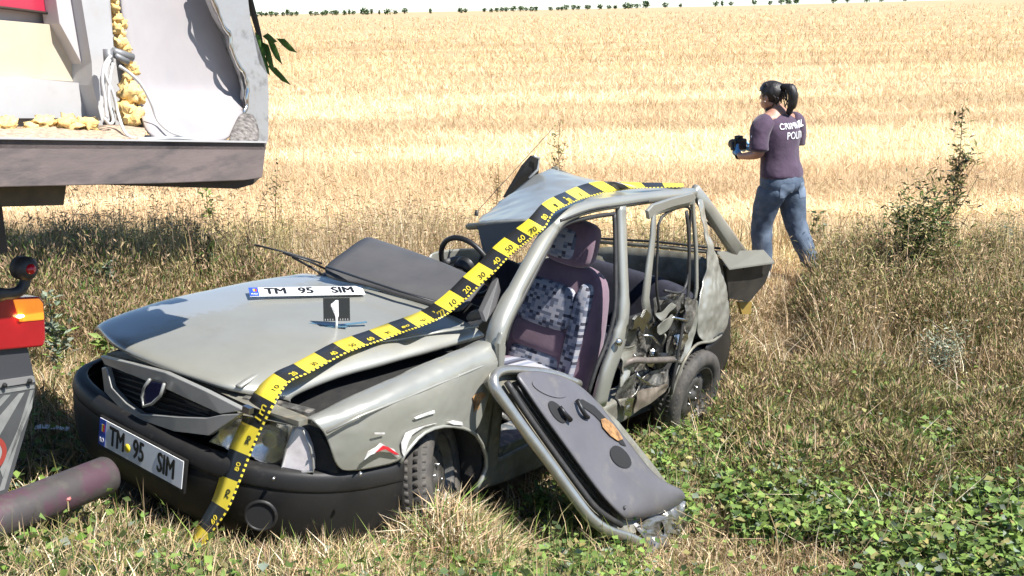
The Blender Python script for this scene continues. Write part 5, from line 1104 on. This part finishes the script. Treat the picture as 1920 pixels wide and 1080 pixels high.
weed(770, 440, 85, 'seed_weed', 'brown seeded weed in dry grass behind the dashboard panel', 'weed', ['brown', 'olive', 'tan'], [.5, .3, .2], None, leaf=(.045, .014), n=110, spread=.2, branches=5, stemcol='brown')
weed(1745, 545, 330, 'tall_weed', 'tallest brown-stemmed weed standing alone against the pale field', 'weed', ['olive', 'dark', 'brown'], [.5, .25, .25], None, leaf=(.065, .022), n=760, spread=.13, branches=16, lean=(.10, 0), stemcol='brown')
weed(1700, 545, 190, 'tall_weed', 'shorter slanting weed beside the tallest brown-stemmed one', 'weed', ['olive', 'tan', 'green'], [.5, .3, .2], None, leaf=(.06, .018), n=420, spread=.2, branches=11, lean=(-.12, 0), stemcol='brown')
weed(1715, 575, 215, 'dark_bush_weed', 'dark green dense weed clump at the foot of the tall stems', 'weed', ['dark', 'green', 'olive'], [.4, .35, .25], None, leaf=(.065, .016), n=2200, spread=.75, branches=18)
weed(1800, 580, 150, 'slanting_weed', 'olive weed leaning over beside the dark weed clump', 'weed', ['olive', 'green', 'tan'], [.5, .3, .2], None, leaf=(.05, .012), n=380, spread=.3, branches=9, lean=(.45, 0))
weed(1690, 480, 85, 'pale_weed', 'pale green leafy weed between person and tall weeds', 'weed', ['grey', 'bright'], [.6, .4], None, leaf=(.06, .026), n=150, spread=.4, branches=6, stemcol='grey')
weed(1532, 475, 75, 'round_leaf_weed', 'round-leaved green weed just beyond the walking person', 'weed', ['green', 'dark', 'grey'], [.5, .3, .2], None, leaf=(.06, .035), n=110, spread=.45, branches=5)
weed(1765, 720, 90, 'silver_weed', 'silvery grey cushion weed low in the brown tangle', 'weed', ['grey', 'pale'], [.8, .2], None, leaf=(.035, .010), n=900, spread=1.3, branches=16, stemcol='grey')
weed(1885, 480, 60, 'silver_weed', 'silvery grey weed patch near the pale field edge', 'weed', ['grey', 'olive'], [.8, .2], None, leaf=(.05, .012), n=500, spread=1.2, branches=12, stemcol='grey')
weed(545, 1040, 90, 'crinkled_weed', 'small crinkle-leaved green weed under the bumper corner', 'weed', ['green', 'bright', 'grey'], [.4, .4, .2], None, leaf=(.04, .026), n=90, spread=.5, branches=5)
weed(1010, 985, 60, 'crinkled_weed', 'leafy green weed in front of the torn-off door shadow', 'weed', ['green', 'bright'], [.6, .4], None, leaf=(.045, .03), n=110, spread=.6, branches=6)
weed(1850, 1010, 60, 'dock_weed', 'rust-red seed heads of dock among green leaves', 'weed', ['rust', 'brown'], [.8, .2], None, leaf=(.022, .018), n=160, spread=.5, branches=5, stemcol='rust')
weed(1655, 1000, 50, 'dock_weed', 'small rust-red dock head beside a bare earth patch', 'weed', ['rust', 'brown'], [.8, .2], None, leaf=(.02, .016), n=60, spread=.3, branches=2, stemcol='rust')
# 5. roadside tree: trunk out of view, a low branch reaching past the lorry
def tree():
    bx, by = -4.9, 8.0; bz = float(ground_h(bx, by)); o = empty('roadside_tree', (bx, by, bz)); tag(o, 'roadside tree whose low branch with long leaves hangs behind the lorry', 'tree')
    b0 = np.array([bx, by, bz]); br = np.array([hit(486, 66, (0, 1, 0), 7.6), hit(452, -60, (0, 1, 0), 7.6)])
    bm = bmesh.new(); trunk = smoothpath([(0, 0, -.1), (.1, 0, 1.4), (.3, -.05, 3.0), (.9, -.1, 4.6), (1.6, -.1, 6.0)], 4); tube_bm(bm, trunk, [.17 - .008 * k for k in range(len(trunk))], 10)
    limbs = [[(.3, 0, 2.9), (1.8, .5, 3.6), (3.4, .6, 4.0), (4.6, .4, 3.9)], [(.6, 0, 3.8), (1.8, -.5, 4.4), (3.6, -.6, 4.6)], [(.3, 0, 2.9), (-.6, .3, 3.8), (-1.1, .4, 4.8)], [(.25, -.05, 2.8), (1.4, -.4, 3.3), tuple(np.array(br[1]) - b0 + [0, 0, .25]), tuple(np.array(br[1]) - b0), tuple(np.array(br[0]) - b0), tuple(hit(500, 140, (0, 1, 0), 7.6) - b0)]]
    for l in limbs: s = smoothpath(l, 4); tube_bm(bm, s, [max(.006, .07 * (1 - k / len(s))) for k in range(len(s))], 7)
    me = bpy.data.meshes.new('trunk'); bm.to_mesh(me); bm.free(); at = me.attributes.new('tint', 'FLOAT_COLOR', 'POINT'); at.data.foreach_set('color', np.tile([.09, .065, .045, 1], len(me.vertices)).astype(np.float32)); link('trunk', me, LEAF, o, True)
    parts = []
    for k in range(64):
        c = np.array([3.3, -.9, 4.1]) + rng.normal(0, 1, 3) * [1.45, .95, .55]; c[2] = max(c[2], 3.35); c[0] = min(c[0], 4.1); c[1] = max(c[1], -1.5); n = 330
        P = c + rng.normal(0, .34, (n, 3)); parts.append(leaves(P, .13, .05, mixc(['green', 'dark', 'bright'], [.5, .3, .2], n), .8))
    bigmesh('crown', *join(parts), LEAF, o)
    # the long leaves in view on the hanging branch
    Vs = []
    for a, b, w in [((482, 70), (497, 122), .07), ((490, 78), (512, 118), .06), ((500, 72), (530, 122), .055), ((518, 72), (557, 99), .055), ((492, 68), (520, 78), .06), ((500, 122), (546, 160), .05), ((486, 100), (506, 142), .06), ((448, -10), (461, 14), .10), ((440, -14), (452, 12), .08), ((478, 60), (490, 100), .05), ((495, 95), (516, 136), .05)]:
        A = hit(*a, (0, 1, 0), 7.6) - b0; B = hit(*b, (0, 1, 0), 7.6 - .1) - b0; d = B - A; L = np.linalg.norm(d); s = np.cross(d / L, [.2, .9, .3]); s /= np.linalg.norm(s); nn = np.cross(s, d / L)
        m1 = A + d * .3; m2 = A + d * .65
        V = np.array([A, m1 + s * w / 2 + nn * .012, m1, m1 - s * w / 2 + nn * .012, m2 + s * w * .42, m2 - nn * .015, m2 - s * w * .42, B]); F = np.array([[0, 1, 2], [0, 2, 3], [1, 4, 5], [1, 5, 2], [2, 5, 6], [2, 6, 3], [4, 7, 5], [5, 7, 6]])
        Vs.append((V, F, np.tile(CT['green'] * rng.uniform(.8, 1.2) * [.8, 1, .8], (8, 1))))
    for k, (V, F, C) in enumerate(Vs): bigmesh('leaf', V, F, C, LEAF, o, True)
tree()
# 6. trees along the horizon
def horizon():
    g1 = 'trees along the far edge of the field'
    xs = [462, 472, 480, 489, 500, 508, 517, 527, 540, 548, 556, 565, 592, 602, 614, 620, 632, 640, 655, 664, 672, 690, 697, 706, 720, 735, 750, 768, 816, 872, 881, 917, 930, 940, 950, 958, 971, 985, 995, 1005, 1013, 1041, 1055, 1062, 1070, 1084, 1093, 1110, 1133, 1150, 1162, 1182, 1190, 1203, 1219, 1256, 1284, 1350, 1362, 1379, 1422, 1452, 1472, 1483, 1488, 1501, 1571, 1597, 1632, 1660, 1704]
    big = {1597: 1.5, 1571: 1.2, 1632: 1.2, 1472: 1.2, 1219: 1.3, 768: 1.5, 690: 1.3, 517: 1.2, 1422: 1.1}
    for i, x in enumerate(xs):
        Yd = 900 + 60 * math.sin(i * 1.7); X = (x - 960) / FPX * Yd * .972; zb = float(ground_h(X, Yd)); s = big.get(x, 1.) * rng.uniform(.75, 1.15); H = 4.6 * s; Wd = 3.0 * s * rng.uniform(.8, 1.3)
        slim = rng.uniform() < .15 and x not in big
        if slim: Wd *= .55; H *= 1.25
        o = empty('distant_tree', (X, Yd, zb)); tag(o, ('slender dark tree taller than its neighbours along the far field edge' if slim else 'broad round dark tree standing out along the far field edge' if x in big else 'small dark green tree in the row along the far edge of the field'), 'tree', g1)
        tube('trunk', [(0, 0, -.4), (0, 0, H * .4)], .14, LEAFT, o, 5)
        n = 110; d = rng.normal(0, 1, (n, 3)); d /= np.linalg.norm(d, axis=1, keepdims=True); P = d * rng.uniform(.4, 1, (n, 1)) * [Wd * .72, Wd * .72, H * .42] + [0, 0, H * .46]
        V, F, C = leaves(P, 1.1 * s, .9 * s, mixc(['dark', 'green'], [.6, .4], n) * [.9, 1.05, 1.1], .9); bigmesh('crown', V, F, C, LEAF, o)
LEAFT = mat('bark', (.07, .05, .035), .9)
horizon()

# 7. litter
def scrap(name, px, py, pts, label, cat, mt, lift=.03):
    g0 = hit(px, py, (0, 0, 1), .2)
    for _ in range(6): g0 = hit(px, py, (0, 0, 1), float(ground_h(g0[0], g0[1])) + lift)
    o = grid(name, [[(x + .01 * math.sin(9 * y), y, .012 * math.sin(25 * x + 8 * y)) for x in np.linspace(0, pts[0], 5)] for y in np.linspace(0, pts[1], 4)], mt, None, 1, .002, .012, 20, px); o.location = g0; tag(o, label, cat)
PAPER = mat('litter paper', (.75, .74, .72), .7)
scrap('paper_scrap', 62, 806, (.16, .05), 'crumpled white paper scrap on bare ground beside the lorry board', 'litter', PAPER, .06)
scrap('paper_scrap', 1368, 985, (.07, .04), 'small pale scrap in the grass just past the torn-off door foot', 'litter', PAPER, .05)
scrap('plastic_shard', 1440, 968, (.05, .05), 'thin whitish shard in dry grass beside a bare patch', 'litter', PAPER, .05)
scrap('plastic_shard', 126, 600 + 62, (.06, .04), 'pale blue plastic shard at the foot of the pale thistle weed', 'litter', mat('pale blue plastic', (.35, .42, .45), .4), .05)
